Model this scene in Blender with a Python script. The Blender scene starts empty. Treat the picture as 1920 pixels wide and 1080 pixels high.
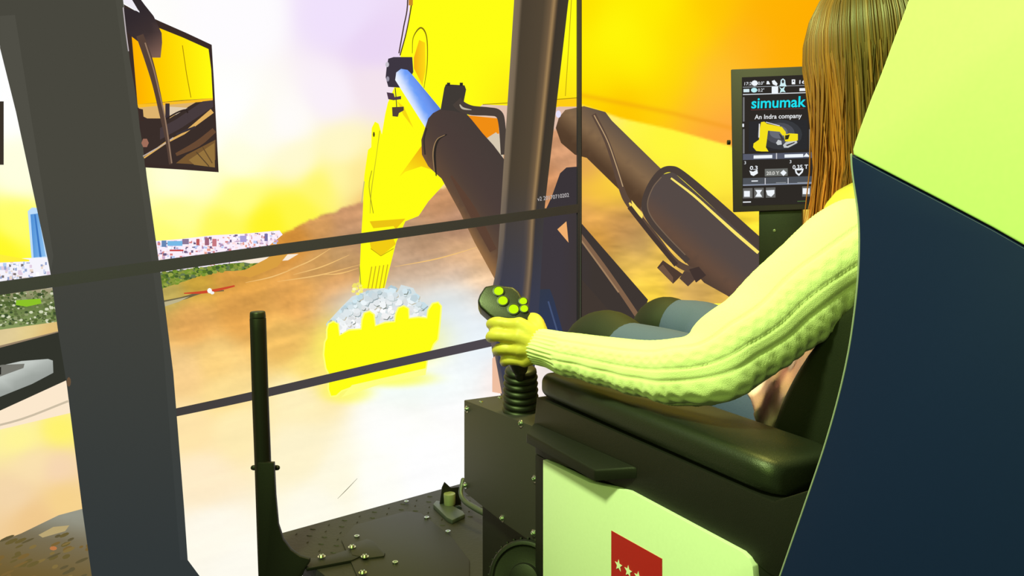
import bpy, bmesh, math, random
import numpy as np
from mathutils import Vector, Matrix, Quaternion
from mathutils.geometry import tessellate_polygon, intersect_line_plane
random.seed(7)
S = bpy.context.scene
COL = S.collection

# ------------------------------------------------------------------ camera, world, lights, exposure
CZ, PITCH, FPX = 1.25, math.radians(6.0), 1500.0
cam_d = bpy.data.cameras.new('camera'); cam = bpy.data.objects.new('camera', cam_d); COL.objects.link(cam)
cam.location = (0, 0, CZ); cam.rotation_euler = (math.pi/2 - PITCH, 0, 0)
cam_d.sensor_width = 36; cam_d.lens = 36*FPX/1920; cam_d.clip_start = .02
S.camera = cam
S.view_settings.view_transform = 'Standard'; S.view_settings.look = 'None'
S.view_settings.gamma = 1; S.view_settings.exposure = 0; S.view_settings.use_curve_mapping = False

w = bpy.data.worlds.new('world'); S.world = w; w.use_nodes = True
w.node_tree.nodes['Background'].inputs[0].default_value = (.6, .7, .5, 1)
w.node_tree.nodes['Background'].inputs[1].default_value = .05

def area(name, loc, target, size, power, color):
    l = bpy.data.lights.new(name, 'AREA'); l.size = size; l.energy = power; l.color = color
    o = bpy.data.objects.new(name, l); COL.objects.link(o); o.location = loc
    o.rotation_euler = (Vector(target)-Vector(loc)).to_track_quat('-Z', 'Y').to_euler()
    o['label'] = 'room light'; return o
area('ceiling_light', (-.85, .35, 2.8), (.3, 1.1, .9), .28, 76, (.70, 1, .33))
area('ceiling_light_rear', (-1.3, -1.2, 2.2), (.4, .7, 1.0), 1.0, 40, (.60, 1, .17))
area('ceiling_light_yellow', (.5, 1.75, 2.75), (.4, 1.1, 1.0), .5, 34, (1, .96, .22))

# ------------------------------------------------------------------ helpers
CP, SP = math.cos(PITCH), math.sin(PITCH)
FW = Vector((0, CP, -SP)); UPV = Vector((0, SP, CP)); RT = Vector((1, 0, 0)); C0 = Vector((0, 0, CZ))
def ray(px, py): return RT*((px-960)/FPX) + UPV*(-(py-540)/FPX) + FW
def W(px, py, d): return C0 + ray(px, py)*d
def hit(px, py, p, n):
    r = ray(px, py); t = (p-C0).dot(n)/r.dot(n); return C0 + r*t
def hz(px, py, z): return hit(px, py, Vector((0, 0, z)), Vector((0, 0, 1)))
def lin(c):
    c = [x/255 for x in c]
    return tuple(x/12.92 if x <= .04045 else ((x+.055)/1.055)**2.4 for x in c)
def linn(a):
    a = np.clip(np.asarray(a, float)/255, 0, 1)
    return np.where(a <= .04045, a/12.92, ((a+.055)/1.055)**2.4)

MATS = {}
def mat(name, base, rough=.5, metal=0, bump=None, bscale=200, var=0, spec=.5, coat=0, sheen=0):
    if name in MATS: return MATS[name]
    m = bpy.data.materials.new(name); m.use_nodes = True; nt = m.node_tree; N = nt.nodes; L = nt.links
    b = N['Principled BSDF']; b.inputs['Roughness'].default_value = rough; b.inputs['Metallic'].default_value = metal
    b.inputs['Specular IOR Level'].default_value = spec; b.inputs['Coat Weight'].default_value = coat
    b.inputs['Sheen Weight'].default_value = sheen
    c = (*lin(base), 1)
    tc = N.new('ShaderNodeTexCoord'); nz = N.new('ShaderNodeTexNoise'); nz.inputs['Scale'].default_value = bscale
    nz.inputs['Detail'].default_value = 5
    L.new(tc.outputs['Object'], nz.inputs['Vector'])
    mx = N.new('ShaderNodeMix'); mx.data_type = 'RGBA'
    v = max(var, .04)
    mx.inputs['A'].default_value = tuple(x*(1-v) for x in c[:3])+(1,); mx.inputs['B'].default_value = tuple(min(1, x*(1+v)) for x in c[:3])+(1,)
    L.new(nz.outputs['Fac'], mx.inputs['Factor']); L.new(mx.outputs['Result'], b.inputs['Base Color'])
    if bump:
        bp = N.new('ShaderNodeBump'); bp.inputs['Strength'].default_value = bump; bp.inputs['Distance'].default_value = .001
        L.new(nz.outputs['Fac'], bp.inputs['Height']); L.new(bp.outputs['Normal'], b.inputs['Normal'])
    MATS[name] = m; return m
def emis_attr(name):
    if name in MATS: return MATS[name]
    m = bpy.data.materials.new(name); m.use_nodes = True; nt = m.node_tree; nt.nodes.clear()
    a = nt.nodes.new('ShaderNodeVertexColor'); a.layer_name = 'Col'
    e = nt.nodes.new('ShaderNodeEmission'); o = nt.nodes.new('ShaderNodeOutputMaterial')
    nt.links.new(a.outputs['Color'], e.inputs['Color']); nt.links.new(e.outputs[0], o.inputs[0])
    MATS[name] = m; return m
SCREEN = emis_attr('lit screen pixels')

def link(name, me, parent=None, m=None):
    o = bpy.data.objects.new(name, me); COL.objects.link(o)
    if m: me.materials.append(m)
    if parent:
        o.parent = parent; o.matrix_parent_inverse = Matrix.Translation(-Vector(parent.location)) if parent.type == 'EMPTY' or True else Matrix()
        # parents are placed with world location only, at most two levels deep
        o.matrix_parent_inverse = world_of(parent).inverted()
    return o
def world_of(o):
    if o.parent is None: return Matrix.LocRotScale(o.location, o.rotation_euler, o.scale)
    return world_of(o.parent) @ o.matrix_parent_inverse @ Matrix.LocRotScale(o.location, o.rotation_euler, o.scale)
def bmo(name, bm, m, parent=None, smooth=False, bev=0, seg=2, recalc=True):
    if recalc: bmesh.ops.recalc_face_normals(bm, faces=bm.faces)
    if bev:
        es = [e for e in bm.edges if len(e.link_faces) == 2 and e.calc_face_angle(0) > .4]
        if es: bmesh.ops.bevel(bm, geom=es, offset=bev, segments=seg, affect='EDGES', profile=.6, clamp_overlap=True)
    me = bpy.data.meshes.new(name); bm.to_mesh(me); bm.free()
    if smooth or bev:
        for p in me.polygons: p.use_smooth = True
        if bev and not smooth:
            try: me.set_sharp_from_angle(angle=.7)
            except Exception: pass
    return link(name, me, parent, m)
def thing(name, label, cat, loc, group=None):
    o = bpy.data.objects.new(name, None); COL.objects.link(o); o.location = loc; o.empty_display_size = .05
    o['label'] = label; o['category'] = cat
    if group: o['group'] = group
    return o
def tag(o, label, cat, group=None):
    o['label'] = label; o['category'] = cat
    if group: o['group'] = group
    return o
def prism(bm, pts, off):
    """solid between a flat outline and the same outline moved by off"""
    a = [bm.verts.new(p) for p in pts]; b = [bm.verts.new(Vector(p)+off) for p in pts]
    n = len(pts)
    bm.faces.new(a); bm.faces.new(b[::-1])
    for i in range(n): bm.faces.new((a[i], b[i], b[(i+1) % n], a[(i+1) % n]))
def boxf(bm, o, x, y, z, X, Y, Z):
    """box from corner o along unit axes x,y,z"""
    p = [o, o+x*X, o+x*X+y*Y, o+y*Y]; prism(bm, p, z*Z)
def crom(pts, n):
    """Catmull-Rom through points of any dimension (numpy rows)"""
    P = np.array(pts, float); P = np.vstack([2*P[0]-P[1], P, 2*P[-1]-P[-2]]); out = []
    m = len(P)-3
    for k in range(n):
        u = k/(n-1)*m; i = min(int(u), m-1); t = u-i; a, b, c, d = P[i:i+4]
        out.append(.5*((2*b)+(-a+c)*t+(2*a-5*b+4*c-d)*t*t+(-a+3*b-3*c+d)*t**3))
    return np.array(out)
def tube(bm, pts, rads, n=10, k=None, cap=True, smoothpts=True, flat=None):
    """tube through points; rads scalar or list; round caps"""
    if not hasattr(rads, '__len__'): rads = [rads]*len(pts)
    rows = [list(p)+[r] for p, r in zip(pts, rads)]
    if smoothpts and len(rows) > 2:
        A = crom(rows, k or (len(rows)-1)*6+1)
    else: A = np.array(rows, float)
    P = [Vector(a[:3]) for a in A]; Rr = [max(a[3], 1e-4) for a in A]
    if cap:
        t0 = (P[0]-P[1]).normalized(); t1 = (P[-1]-P[-2]).normalized(); r0, r1 = Rr[0], Rr[-1]
        pre = [(P[0]+t0*r0*math.sin(a), r0*math.cos(a)) for a in (1.5, 1.1, .6)]
        post = [(P[-1]+t1*r1*math.sin(a), r1*math.cos(a)) for a in (.6, 1.1, 1.5)]
        P = [x[0] for x in pre]+P+[x[0] for x in post]; Rr = [x[1] for x in pre]+Rr+[x[1] for x in post]
    ref = None; rings = []
    for i in range(len(P)):
        t = (P[min(i+1, len(P)-1)]-P[max(i-1, 0)]).normalized()
        if ref is None:
            ref = t.orthogonal().normalized()
        ref = (ref-t*ref.dot(t)).normalized(); s = t.cross(ref)
        rings.append([bm.verts.new(P[i]+(ref*math.cos(a)+s*math.sin(a))*Rr[i]) for a in [2*math.pi*j/n for j in range(n)]])
    for a, b in zip(rings, rings[1:]):
        for j in range(n): bm.faces.new((a[j], a[(j+1) % n], b[(j+1) % n], b[j]))
    bm.faces.new(rings[0][::-1]); bm.faces.new(rings[-1])
def disc(bm, c, axis, r, h, n=20, r2=None):
    a = axis.normalized(); u = a.orthogonal().normalized(); v = a.cross(u); r2 = r if r2 is None else r2
    A = [bm.verts.new(c+(u*math.cos(t)+v*math.sin(t))*r) for t in [2*math.pi*j/n for j in range(n)]]
    B = [bm.verts.new(c+a*h+(u*math.cos(t)+v*math.sin(t))*r2) for t in [2*math.pi*j/n for j in range(n)]]
    bm.faces.new(A[::-1]); bm.faces.new(B)
    for j in range(n): bm.faces.new((A[j], A[(j+1) % n], B[(j+1) % n], B[j]))
def lathe(bm, c, axis, prof, n=28):
    a = axis.normalized(); u = a.orthogonal().normalized(); v = a.cross(u)
    R = [[bm.verts.new(c+a*h+(u*math.cos(t)+v*math.sin(t))*r) for t in [2*math.pi*j/n for j in range(n)]] for r, h in prof]
    for x, y in zip(R, R[1:]):
        for j in range(n): bm.faces.new((x[j], x[(j+1) % n], y[(j+1) % n], y[j]))
    bm.faces.new(R[0][::-1]); bm.faces.new(R[-1])

# ------------------------------------------------------------------ materials
M_BLACK = mat('black powder coated steel', (24, 22, 24), .5, 0, .25, 900, 0, .35)
M_BOX = mat('dark grey coated steel', (54, 47, 56), .55, 0, .2, 900)
M_LEATHER = mat('black leatherette', (32, 33, 30), .42, 0, .35, 700)
M_RUBBER = mat('black rubber', (30, 31, 30), .45)
M_WHITE = mat('white lacquered board', (225, 228, 222), .45)
M_NAVY = mat('navy lacquered board', (16, 29, 84), .45, 0, None, 200, 0, .35)
M_RED = mat('red sticker', (190, 28, 36), .5)
M_STAR = mat('white sticker print', (240, 240, 235), .5)
M_STEEL = mat('bright zinc steel', (205, 210, 205), .25, 1)
M_TREAD = mat('black tread floor', (36, 31, 35), .6, 0, .8, 120, .3)
M_BEZEL = mat('matt black display frame', (56, 46, 84), .6)
M_PLASTIC = mat('black satin plastic', (25, 23, 26), .42, 0, .15, 900)
M_FLOOR = mat('dark carpet', (40, 42, 44), .9, 0, .6, 300, .3)
M_WALL = mat('dark grey wall', (60, 62, 64), .85)

# ------------------------------------------------------------------ room
ZP = .42                                          # top of the simulator platform
def struct(name, bm, m):
    o = bmo(name, bm, m); o['kind'] = 'structure'; return o
bm = bmesh.new(); boxf(bm, Vector((-3.5, -2.2, -.05)), Vector((1, 0, 0)), Vector((0, 1, 0)), Vector((0, 0, 1)), 8, 6.7, .05); struct('floor', bm, M_FLOOR)
bm = bmesh.new(); boxf(bm, Vector((-3.5, 4.5, 0)), Vector((1, 0, 0)), Vector((0, 1, 0)), Vector((0, 0, 1)), 8, .08, 3.2); struct('wall_front', bm, M_WALL)
bm = bmesh.new(); boxf(bm, Vector((4.5, -2.2, 0)), Vector((1, 0, 0)), Vector((0, 1, 0)), Vector((0, 0, 1)), .08, 6.7, 3.2); struct('wall_right', bm, M_WALL)
bm = bmesh.new(); boxf(bm, Vector((-3.58, -2.2, 0)), Vector((1, 0, 0)), Vector((0, 1, 0)), Vector((0, 0, 1)), .08, 6.78, 3.2); struct('wall_left', bm, M_WALL)

# ------------------------------------------------------------------ display planes
# front display: depth along the view axis 1.9 m at photo x=0, growing to the right; nearly upright
def pd(x): return 1.9*3638/(3638-x)
PA, PB = W(0, 382, pd(0)), W(1087, 382, pd(1087))
FX = (PB-PA); FX.z = 0; FX.normalize()
FN = Vector((FX.y, -FX.x, 0)).normalized()        # towards the viewer
if FN.dot(C0-PA) < 0: FN = -FN
SXd = (Vector((.93, -.37, 0))).normalized()       # side display comes forward to the right
SN = Vector((SXd.y, -SXd.x, 0)).normalized()
if SN.dot(C0-PB) < 0: SN = -SN
Z = Vector((0, 0, 1))
def onF(px, py, lift=0): return hit(px, py, PA+FN*lift, FN)
def onS(px, py, lift=0): return hit(px, py, PB+SN*lift, SN)
SEAM = 1087

front = thing('projection_display', 'big front display wall showing yellow excavator boom, bucket of rocks and cab pillar', 'display', (PA.x*.5+PB.x*.5, PA.y*.5+PB.y*.5, 0))
side = thing('side_display', 'side display behind the small monitor, showing orange boom and dark hydraulic cylinders', 'display', PB+SXd*.6-Z*PB.z)

# numpy value noise
def vnoise(x, y, seed=0):
    xi = np.floor(x).astype(int); yi = np.floor(y).astype(int); fx = x-xi; fy = y-yi
    fx = fx*fx*(3-2*fx); fy = fy*fy*(3-2*fy)
    def h(a, b):
        n = (a*374761393+b*668265263+seed*974634777) & 0xffffffff
        n = ((n ^ (n >> 13))*1274126177) & 0xffffffff
        return ((n ^ (n >> 16)) & 0xffff)/65535.
    return (h(xi, yi)*(1-fx)+h(xi+1, yi)*fx)*(1-fy)+(h(xi, yi+1)*(1-fx)+h(xi+1, yi+1)*fx)*fy
def fbm(x, y, o=4, seed=0):
    s = 0; a = 1; t = 0
    for k in range(o): s = s+a*vnoise(x*2**k, y*2**k, seed+k); t += a; a *= .55
    return s/t-.5
def idw(X, Y, cps, p=3.0, sy=1.0, soft=34):
    acc = np.zeros(X.shape+(3,)); ws = np.zeros(X.shape)
    for (x, y, c) in cps:
        wgt = 1/(((X-x)**2+((Y-y)*sy)**2)+soft**2)**2.7; acc += wgt[..., None]*np.array(c, float); ws += wgt
    return acc/ws[..., None]
def grid_screen(name, X, Y, colour, onp, parent, lift):
    ny, nx = X.shape
    co = np.array([onp(X[j, i], Y[j, i], lift)[:] for j in (0, ny-1) for i in (0, nx-1)])
    # exact ray-plane for the whole grid
    n = np.array((FN if onp is onF else SN)[:]); p0 = np.array(((PA+FN*lift) if onp is onF else (PB+SN*lift))[:])
    R = (X[..., None]-960)/FPX*np.array(RT[:]) - (Y[..., None]-540)/FPX*np.array(UPV[:]) + np.array(FW[:])
    t = ((p0-np.array(C0[:]))@n)/(R@n)
    V = np.array(C0[:])+R*t[..., None]
    idx = np.arange(nx*ny).reshape(ny, nx)
    q = np.stack([idx[:-1, :-1], idx[1:, :-1], idx[1:, 1:], idx[:-1, 1:]], -1).reshape(-1, 4)
    me = bpy.data.meshes.new(name)
    me.vertices.add(nx*ny); me.vertices.foreach_set('co', V.reshape(-1).astype(np.float32))
    me.loops.add(q.size); me.loops.foreach_set('vertex_index', q.reshape(-1).astype(np.int32))
    me.polygons.add(len(q)); me.polygons.foreach_set('loop_start', (np.arange(len(q))*4).astype(np.int32))
    me.update(calc_edges=True)
    ca = me.color_attributes.new('Col', 'FLOAT_COLOR', 'POINT')
    rgba = np.ones((nx*ny, 4), np.float32); rgba[:, :3] = linn(colour).reshape(-1, 3)
    ca.data.foreach_set('color', rgba.reshape(-1))
    return link(name, me, parent, SCREEN)

# --- the picture shown on the front display: sky and quarry ground
X, Y = np.meshgrid(np.arange(-260, 1088, 3.0), np.arange(-230, 1260, 3.0))
sky = idw(X, Y, [(-200, -100, (255, 250, 255)), (0, 60, (255, 255, 255)), (20, 200, (255, 255, 255)), (40, 320, (255, 255, 225)), (30, 420, (255, 255, 110)), (0, 470, (255, 250, 40)),
    (450, 40, (254, 252, 255)), (200, 100, (255, 255, 255)), (200, 250, (255, 255, 248)), (230, 360, (255, 255, 185)), (100, 300, (255, 255, 235)), (380, 260, (255, 255, 248)), (480, 240, (255, 254, 240)), (640, 330, (255, 248, 165)), (560, 400, (255, 248, 70)), (380, 330, (255, 255, 205)), (640, 30, (240, 225, 252)), (700, 90, (235, 215, 245)), (620, 180, (250, 240, 250)), (430, 200, (255, 255, 255)), (540, 230, (255, 252, 250)),
    (700, 160, (244, 228, 238)), (330, 340, (255, 255, 215)), (450, 300, (255, 255, 225)), (560, 300, (255, 250, 210)), (330, 400, (255, 255, 150)), (450, 370, (255, 255, 135)), (640, 280, (255, 248, 200)),
    (600, 350, (255, 248, 110)), (500, 420, (255, 245, 40)), (420, 430, (255, 250, 90)), (310, 440, (255, 255, 120)), (670, 330, (255, 232, 150)), (700, 380, (245, 200, 120)), (1060, 220, (225, 190, 170))], 3.2)
gr = idw(X, Y, [(360, 525, (206, 165, 60)), (320, 545, (190, 170, 90)), (440, 510, (222, 160, 70)), (550, 450, (222, 150, 60)), (600, 420, (218, 160, 95)), (650, 400, (214, 158, 112)), (660, 440, (196, 150, 112)),
    (640, 480, (190, 150, 100)), (600, 500, (205, 155, 90)), (830, 370, (205, 150, 105)), (860, 420, (190, 145, 115)), (800, 470, (190, 150, 115)), (900, 480, (228, 180, 130)), (860, 480, (215, 170, 125)), (890, 520, (236, 200, 160)), (880, 560, (236, 220, 205)),
    (360, 600, (232, 172, 92)), (450, 580, (228, 165, 80)), (560, 560, (232, 168, 85)), (640, 540, (225, 160, 90)), (400, 680, (245, 205, 125)), (540, 640, (240, 190, 100)), (580, 690, (255, 225, 120)), (420, 740, (255, 225, 150)),
    (560, 740, (255, 240, 190)), (350, 700, (246, 206, 140)), (360, 800, (255, 228, 170)), (440, 800, (255, 236, 180)), (380, 900, (255, 236, 200)), (400, 1000, (255, 250, 235)), (450, 1070, (255, 252, 240)), (560, 850, (255, 244, 205)), (640, 900, (255, 250, 225)),
    (600, 960, (255, 252, 235)), (740, 800, (255, 255, 252)), (840, 720, (255, 255, 255)), (800, 880, (255, 255, 255)), (900, 640, (232, 240, 246)), (860, 600, (225, 232, 238)), (800, 500, (222, 190, 160)), (860, 510, (230, 200, 175)),
    (880, 690, (250, 252, 252)), (750, 730, (252, 252, 244)), (700, 900, (255, 255, 248)), (930, 700, (255, 240, 235)), (1060, 300, (205, 150, 110)), (1030, 340, (200, 140, 95)), (1070, 440, (215, 160, 90)),
    (50, 620, (226, 205, 140)), (20, 620, (220, 200, 150)), (90, 640, (226, 190, 120)), (40, 760, (250, 228, 200)), (110, 740, (255, 232, 205)), (40, 820, (255, 246, 150)), (110, 800, (255, 244, 110)), (60, 870, (250, 224, 175)),
    (110, 880, (246, 214, 178)), (30, 930, (244, 214, 170)), (120, 930, (246, 210, 140)), (60, 970, (240, 200, 140))], 3.4)
hx = [-260, 0, 95, 295, 500, 540, 600, 650, 700, 800, 860, 1000, 1087]; hy = [520, 510, 505, 480, 448, 432, 404, 388, 372, 366, 340, 250, 240]
H = np.interp(X, hx, hy)+fbm(X/14, Y/14, 3, 3)*10*(X > 480)
tx, ty = X*.97-Y*.24, Y*.97+X*.24              # streaks follow the slope of the pit
n1 = fbm(tx/120, ty/22, 5, 11); n2 = fbm(X/9, Y/7, 3, 5)
amp = np.clip(1.25-(Y-480)/260, .10, 1)*np.where(X < 200, .4, 1)
gr = gr*(1+(n1*.34+n2*.10)*amp)[..., None]
a = np.clip((Y-H)/5+.5, 0, 1)[..., None]
colour = sky*(1-a)+gr*a
# dust around the tipped rocks
for (cx, cy, rx, ry, c, s) in [(712, 585, 100, 55, (226, 238, 242), .85), (835, 575, 62, 48, (220, 230, 234), .75), (880, 640, 80, 60, (236, 244, 250), .8), (760, 720, 120, 40, (240, 252, 250), .6), (612, 660, 24, 60, (255, 240, 120), .5)]:
    r = ((X-cx)/rx)**2+((Y-cy)/ry)**2; k = (np.exp(-r**1.5*.9)*s*a[..., 0])[..., None]; colour = colour*(1-k)+np.array(c, float)*k
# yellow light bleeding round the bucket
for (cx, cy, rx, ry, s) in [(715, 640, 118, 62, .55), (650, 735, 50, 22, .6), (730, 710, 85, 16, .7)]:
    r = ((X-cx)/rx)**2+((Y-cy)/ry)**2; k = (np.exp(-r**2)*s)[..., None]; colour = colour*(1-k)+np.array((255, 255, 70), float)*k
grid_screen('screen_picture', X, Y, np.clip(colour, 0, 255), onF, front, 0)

# --- picture on the side display
X, Y = np.meshgrid(np.arange(1087, 2150, 4.0), np.arange(-230, 680, 4.0))
up = idw(X, Y, [(1090, 20, (255, 225, 0)), (1150, 60, (255, 252, 10)), (1200, 120, (255, 250, 5)), (1110, 150, (255, 250, 5)), (1230, 10, (255, 240, 0)), (1290, 60, (255, 222, 0)), (1260, 150, (255, 225, 0)),
    (1340, 20, (255, 200, 0)), (1400, 80, (255, 178, 35)), (1350, 140, (255, 190, 50)), (1330, 190, (255, 195, 60)), (1440, 30, (255, 178, 0)), (1500, 60, (255, 175, 0)), (1480, 110, (255, 175, 5)), (1250, 195, (255, 215, 0)), (1370, 240, (255, 165, 70)),
    (1300, 215, (255, 180, 50)), (1100, 180, (255, 200, 0)), (1170, 200, (255, 190, 0)), (1340, 255, (255, 160, 55)), (1500, 250, (255, 160, 60)), (1600, 60, (255, 165, 0)), (1700, -100, (255, 160, 0))], 3, soft=75)
lo = idw(X, Y, [(1150, 225, (255, 235, 120)), (1180, 240, (255, 250, 60)), (1250, 265, (255, 248, 60)), (1330, 290, (255, 246, 75)), (1400, 320, (255, 240, 65)), (1300, 330, (255, 240, 55)), (1380, 400, (255, 222, 55)),
    (1100, 310, (226, 165, 85)), (1120, 360, (255, 205, 60)), (1160, 340, (255, 215, 60)), (1100, 400, (220, 160, 90)), (1150, 420, (205, 150, 85)), (1180, 440, (190, 140, 85)), (1120, 445, (215, 155, 60)), (1200, 460, (185, 150, 100)), (1180, 490, (220, 180, 80)),
    (1240, 470, (240, 195, 80)), (1210, 530, (255, 215, 80)), (1230, 560, (255, 215, 60)), (1280, 540, (225, 180, 100)), (1320, 560, (215, 170, 95)), (1345, 575, (235, 190, 80)), (1500, 500, (225, 180, 90)), (1600, 600, (200, 160, 90)), (1200, 700, (120, 100, 70))], 3, soft=48)
Hs = np.interp(X, [1087, 1133, 1165, 1260, 1368, 1500, 2150], [196, 211, 222, 243, 273, 310, 480])
tx, ty = X-Y*.1, Y+X*.05
lo = lo*(1+fbm(tx/60, ty/16, 4, 21)*.40*np.clip((Y-360)/60, 0, 1))[..., None]
a = np.clip((Y-Hs)/5+.5, 0, 1)[..., None]
colour = up*(1-a)+lo*a
ln = np.interp(X, [1087, 1180, 1260, 1370, 1500], [178, 196, 212, 240, 270])
k = (np.exp(-((Y-ln)/5)**2)*.35)[..., None]; colour = colour*(1-k)+np.array((238, 150, 20), float)*k
grid_screen('screen_picture', X, Y, np.clip(colour, 0, 255), onS, side, 0)

# --- shapes drawn on the displays: flat, each a shallow layer of the screen picture
LIFT = [0.0]
def colf(c):
    return c if callable(c) else (lambda x, y, c=c: c)
def grad(x0, y0, c0, x1, y1, c1, *more):
    st = [(0, c0), (1, c1)]+list(more)
    st.sort(key=lambda s: s[0])
    dx, dy = x1-x0, y1-y0; L2 = dx*dx+dy*dy
    def f(x, y):
        t = ((x-x0)*dx+(y-y0)*dy)/L2
        if t <= st[0][0]: return st[0][1]
        for (a, ca), (b, cb) in zip(st, st[1:]):
            if t <= b:
                k = (t-a)/(b-a); return tuple(p*(1-k)+q*k for p, q in zip(ca, cb))
        return st[-1][1]
    return f
def draw(name, polys, parent=None, grid=0, pad=None):
    """polys: list of (outline, colour). Each outline is cut at the seam so each display shows its own part."""
    LIFT[0] += .00015
    res = []
    for which in ('f', 's'):
        bm = bmesh.new(); lay = bm.verts.layers.float_color.new('Col'); any_ = False
        for k, (pts, c) in enumerate(polys):
            f = colf(c)
            xs = [p[0] for p in pts]
            if which == 'f' and min(xs) >= SEAM: continue
            if which == 's' and max(xs) <= SEAM: continue
            b2 = bmesh.new()
            vs = [b2.verts.new((p[0], p[1], 0)) for p in pts]
            for t in tessellate_polygon([[Vector((p[0], p[1], 0)) for p in pts]]):
                try: b2.faces.new([vs[i] for i in t])
                except ValueError: pass
            if min(xs) < SEAM < max(xs):
                g = b2.verts[:]+b2.edges[:]+b2.faces[:]
                bmesh.ops.bisect_plane(b2, geom=g, plane_co=(SEAM, 0, 0), plane_no=(1, 0, 0), clear_outer=(which == 'f'), clear_inner=(which == 's'))
            if grid and callable(c):
                for ax in (0, 1):
                    lo_ = min(v.co[ax] for v in b2.verts); hi_ = max(v.co[ax] for v in b2.verts)
                    t = lo_+grid
                    while t < hi_:
                        g = b2.verts[:]+b2.edges[:]+b2.faces[:]
                        co = [0, 0, 0]; no = [0, 0, 0]; co[ax] = t; no[ax] = 1
                        bmesh.ops.bisect_plane(b2, geom=g, plane_co=co, plane_no=no); t += grid
            if not b2.faces: b2.free(); continue
            any_ = True; mp = {}
            for v in b2.verts:
                q = (onF if which == 'f' else onS)(v.co.x, v.co.y, LIFT[0]+k*3e-6)
                nv = bm.verts.new(q); nv[lay] = (*lin([min(255, max(0, z)) for z in f(v.co.x, v.co.y)]), 1); mp[v] = nv
            for fc in b2.faces: bm.faces.new([mp[v] for v in fc.verts])
            b2.free()
        if any_:
            o = bmo(name, bm, SCREEN, parent or (front if which == 'f' else side), recalc=False); res.append(o)
        else: bm.free()
    LIFT[0] += len(polys)*3e-6
    return res
def stroke(pts, wd, k=1):
    """outline of a thick smooth line; wd is a number or a list of widths"""
    if not hasattr(wd, '__len__'): wd = [wd]*len(pts)
    A = crom([list(p)+[q] for p, q in zip(pts, wd)], (len(pts)-1)*k+1) if k > 1 and len(pts) > 2 else np.array([list(p)+[q] for p, q in zip(pts, wd)], float)
    L, Rr = [], []
    for i in range(len(A)):
        d = A[min(i+1, len(A)-1), :2]-A[max(i-1, 0), :2]; d = d/(np.hypot(*d)+1e-9); n = np.array((-d[1], d[0]))*A[i, 2]/2
        L.append(tuple(A[i, :2]+n)); Rr.append(tuple(A[i, :2]-n))
    return L+Rr[::-1]
def ell(cx, cy, rx, ry, n=24, a0=0, rot=0):
    return [(cx+rx*math.cos(t)*math.cos(rot)-ry*math.sin(t)*math.sin(rot), cy+rx*math.cos(t)*math.sin(rot)+ry*math.sin(t)*math.cos(rot)) for t in [2*math.pi*i/n for i in range(n)]]
def rect(x0, y0, x1, y1): return [(x0, y0), (x1, y0), (x1, y1), (x0, y1)]

# city on the horizon
P = [([(52, 396), (60, 389), (72, 390), (92, 495), (60, 495)], (190, 222, 250)), ([(57, 402), (72, 400), (90, 480), (63, 483)], grad(58, 0, (80, 145, 215), 88, 0, (150, 200, 245))),
     ([(64, 402), (67, 402), (78, 482), (74, 482)], (60, 120, 195)), ([(76, 425), (79, 430), (90, 482), (86, 482)], (200, 225, 250))]
draw('tower_picture', P, grid=12)
P = [([(-40, 488), (95, 482), (108, 540), (-40, 556)], (246, 244, 252))]
rc = random.Random(3)
for i in range(150):
    x = rc.uniform(-30, 95); y = rc.uniform(490, 540); s = rc.uniform(2, 7); hgt = rc.uniform(1.5, 8)
    P.append((rect(x, y, x+s, y+hgt), rc.choice([(180, 205, 240), (205, 215, 240), (225, 205, 225), (255, 255, 255), (235, 215, 200), (150, 165, 205), (120, 110, 110)])))
P.append(([(-40, 470), (55, 487), (55, 490), (-40, 494)], (255, 240, 60)))
draw('city_picture', P)
P = [([(290, 452), (340, 448), (400, 441), (460, 438), (524, 432), (530, 440), (505, 460), (520, 482), (295, 530)], (252, 240, 252))]
for i in range(420):
    x = rc.uniform(294, 520); top = np.interp(x, [290, 400, 524], [453, 442, 434]); y = top+rc.random()**1.2*60; s = rc.uniform(1.5, 7); hgt = rc.uniform(1.2, 5)
    if y > 505-(x-295)*.09: continue
    P.append((rect(x, y, x+s, y+hgt), rc.choice([(255, 255, 255), (255, 250, 255), (225, 205, 235), (200, 165, 195), (170, 140, 180), (110, 95, 130), (215, 130, 130), (235, 160, 140), (185, 205, 245), (255, 225, 225)])))
for (x0, y0, x1, y1, c) in [(303, 451, 312, 463, (105, 135, 180)), (314, 452, 342, 461, (120, 185, 230)), (342, 448, 354, 458, (140, 120, 150)), (368, 448, 374, 460, (190, 90, 90)), (384, 446, 392, 460, (160, 100, 120)), (398, 448, 406, 462, (200, 120, 130)), (450, 442, 462, 454, (170, 160, 215)), (496, 438, 502, 452, (120, 115, 165)), (318, 468, 344, 471, (200, 60, 60))]:
    P.append((rect(x0, y0, x1, y1), c))
draw('city_picture', P)
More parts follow.
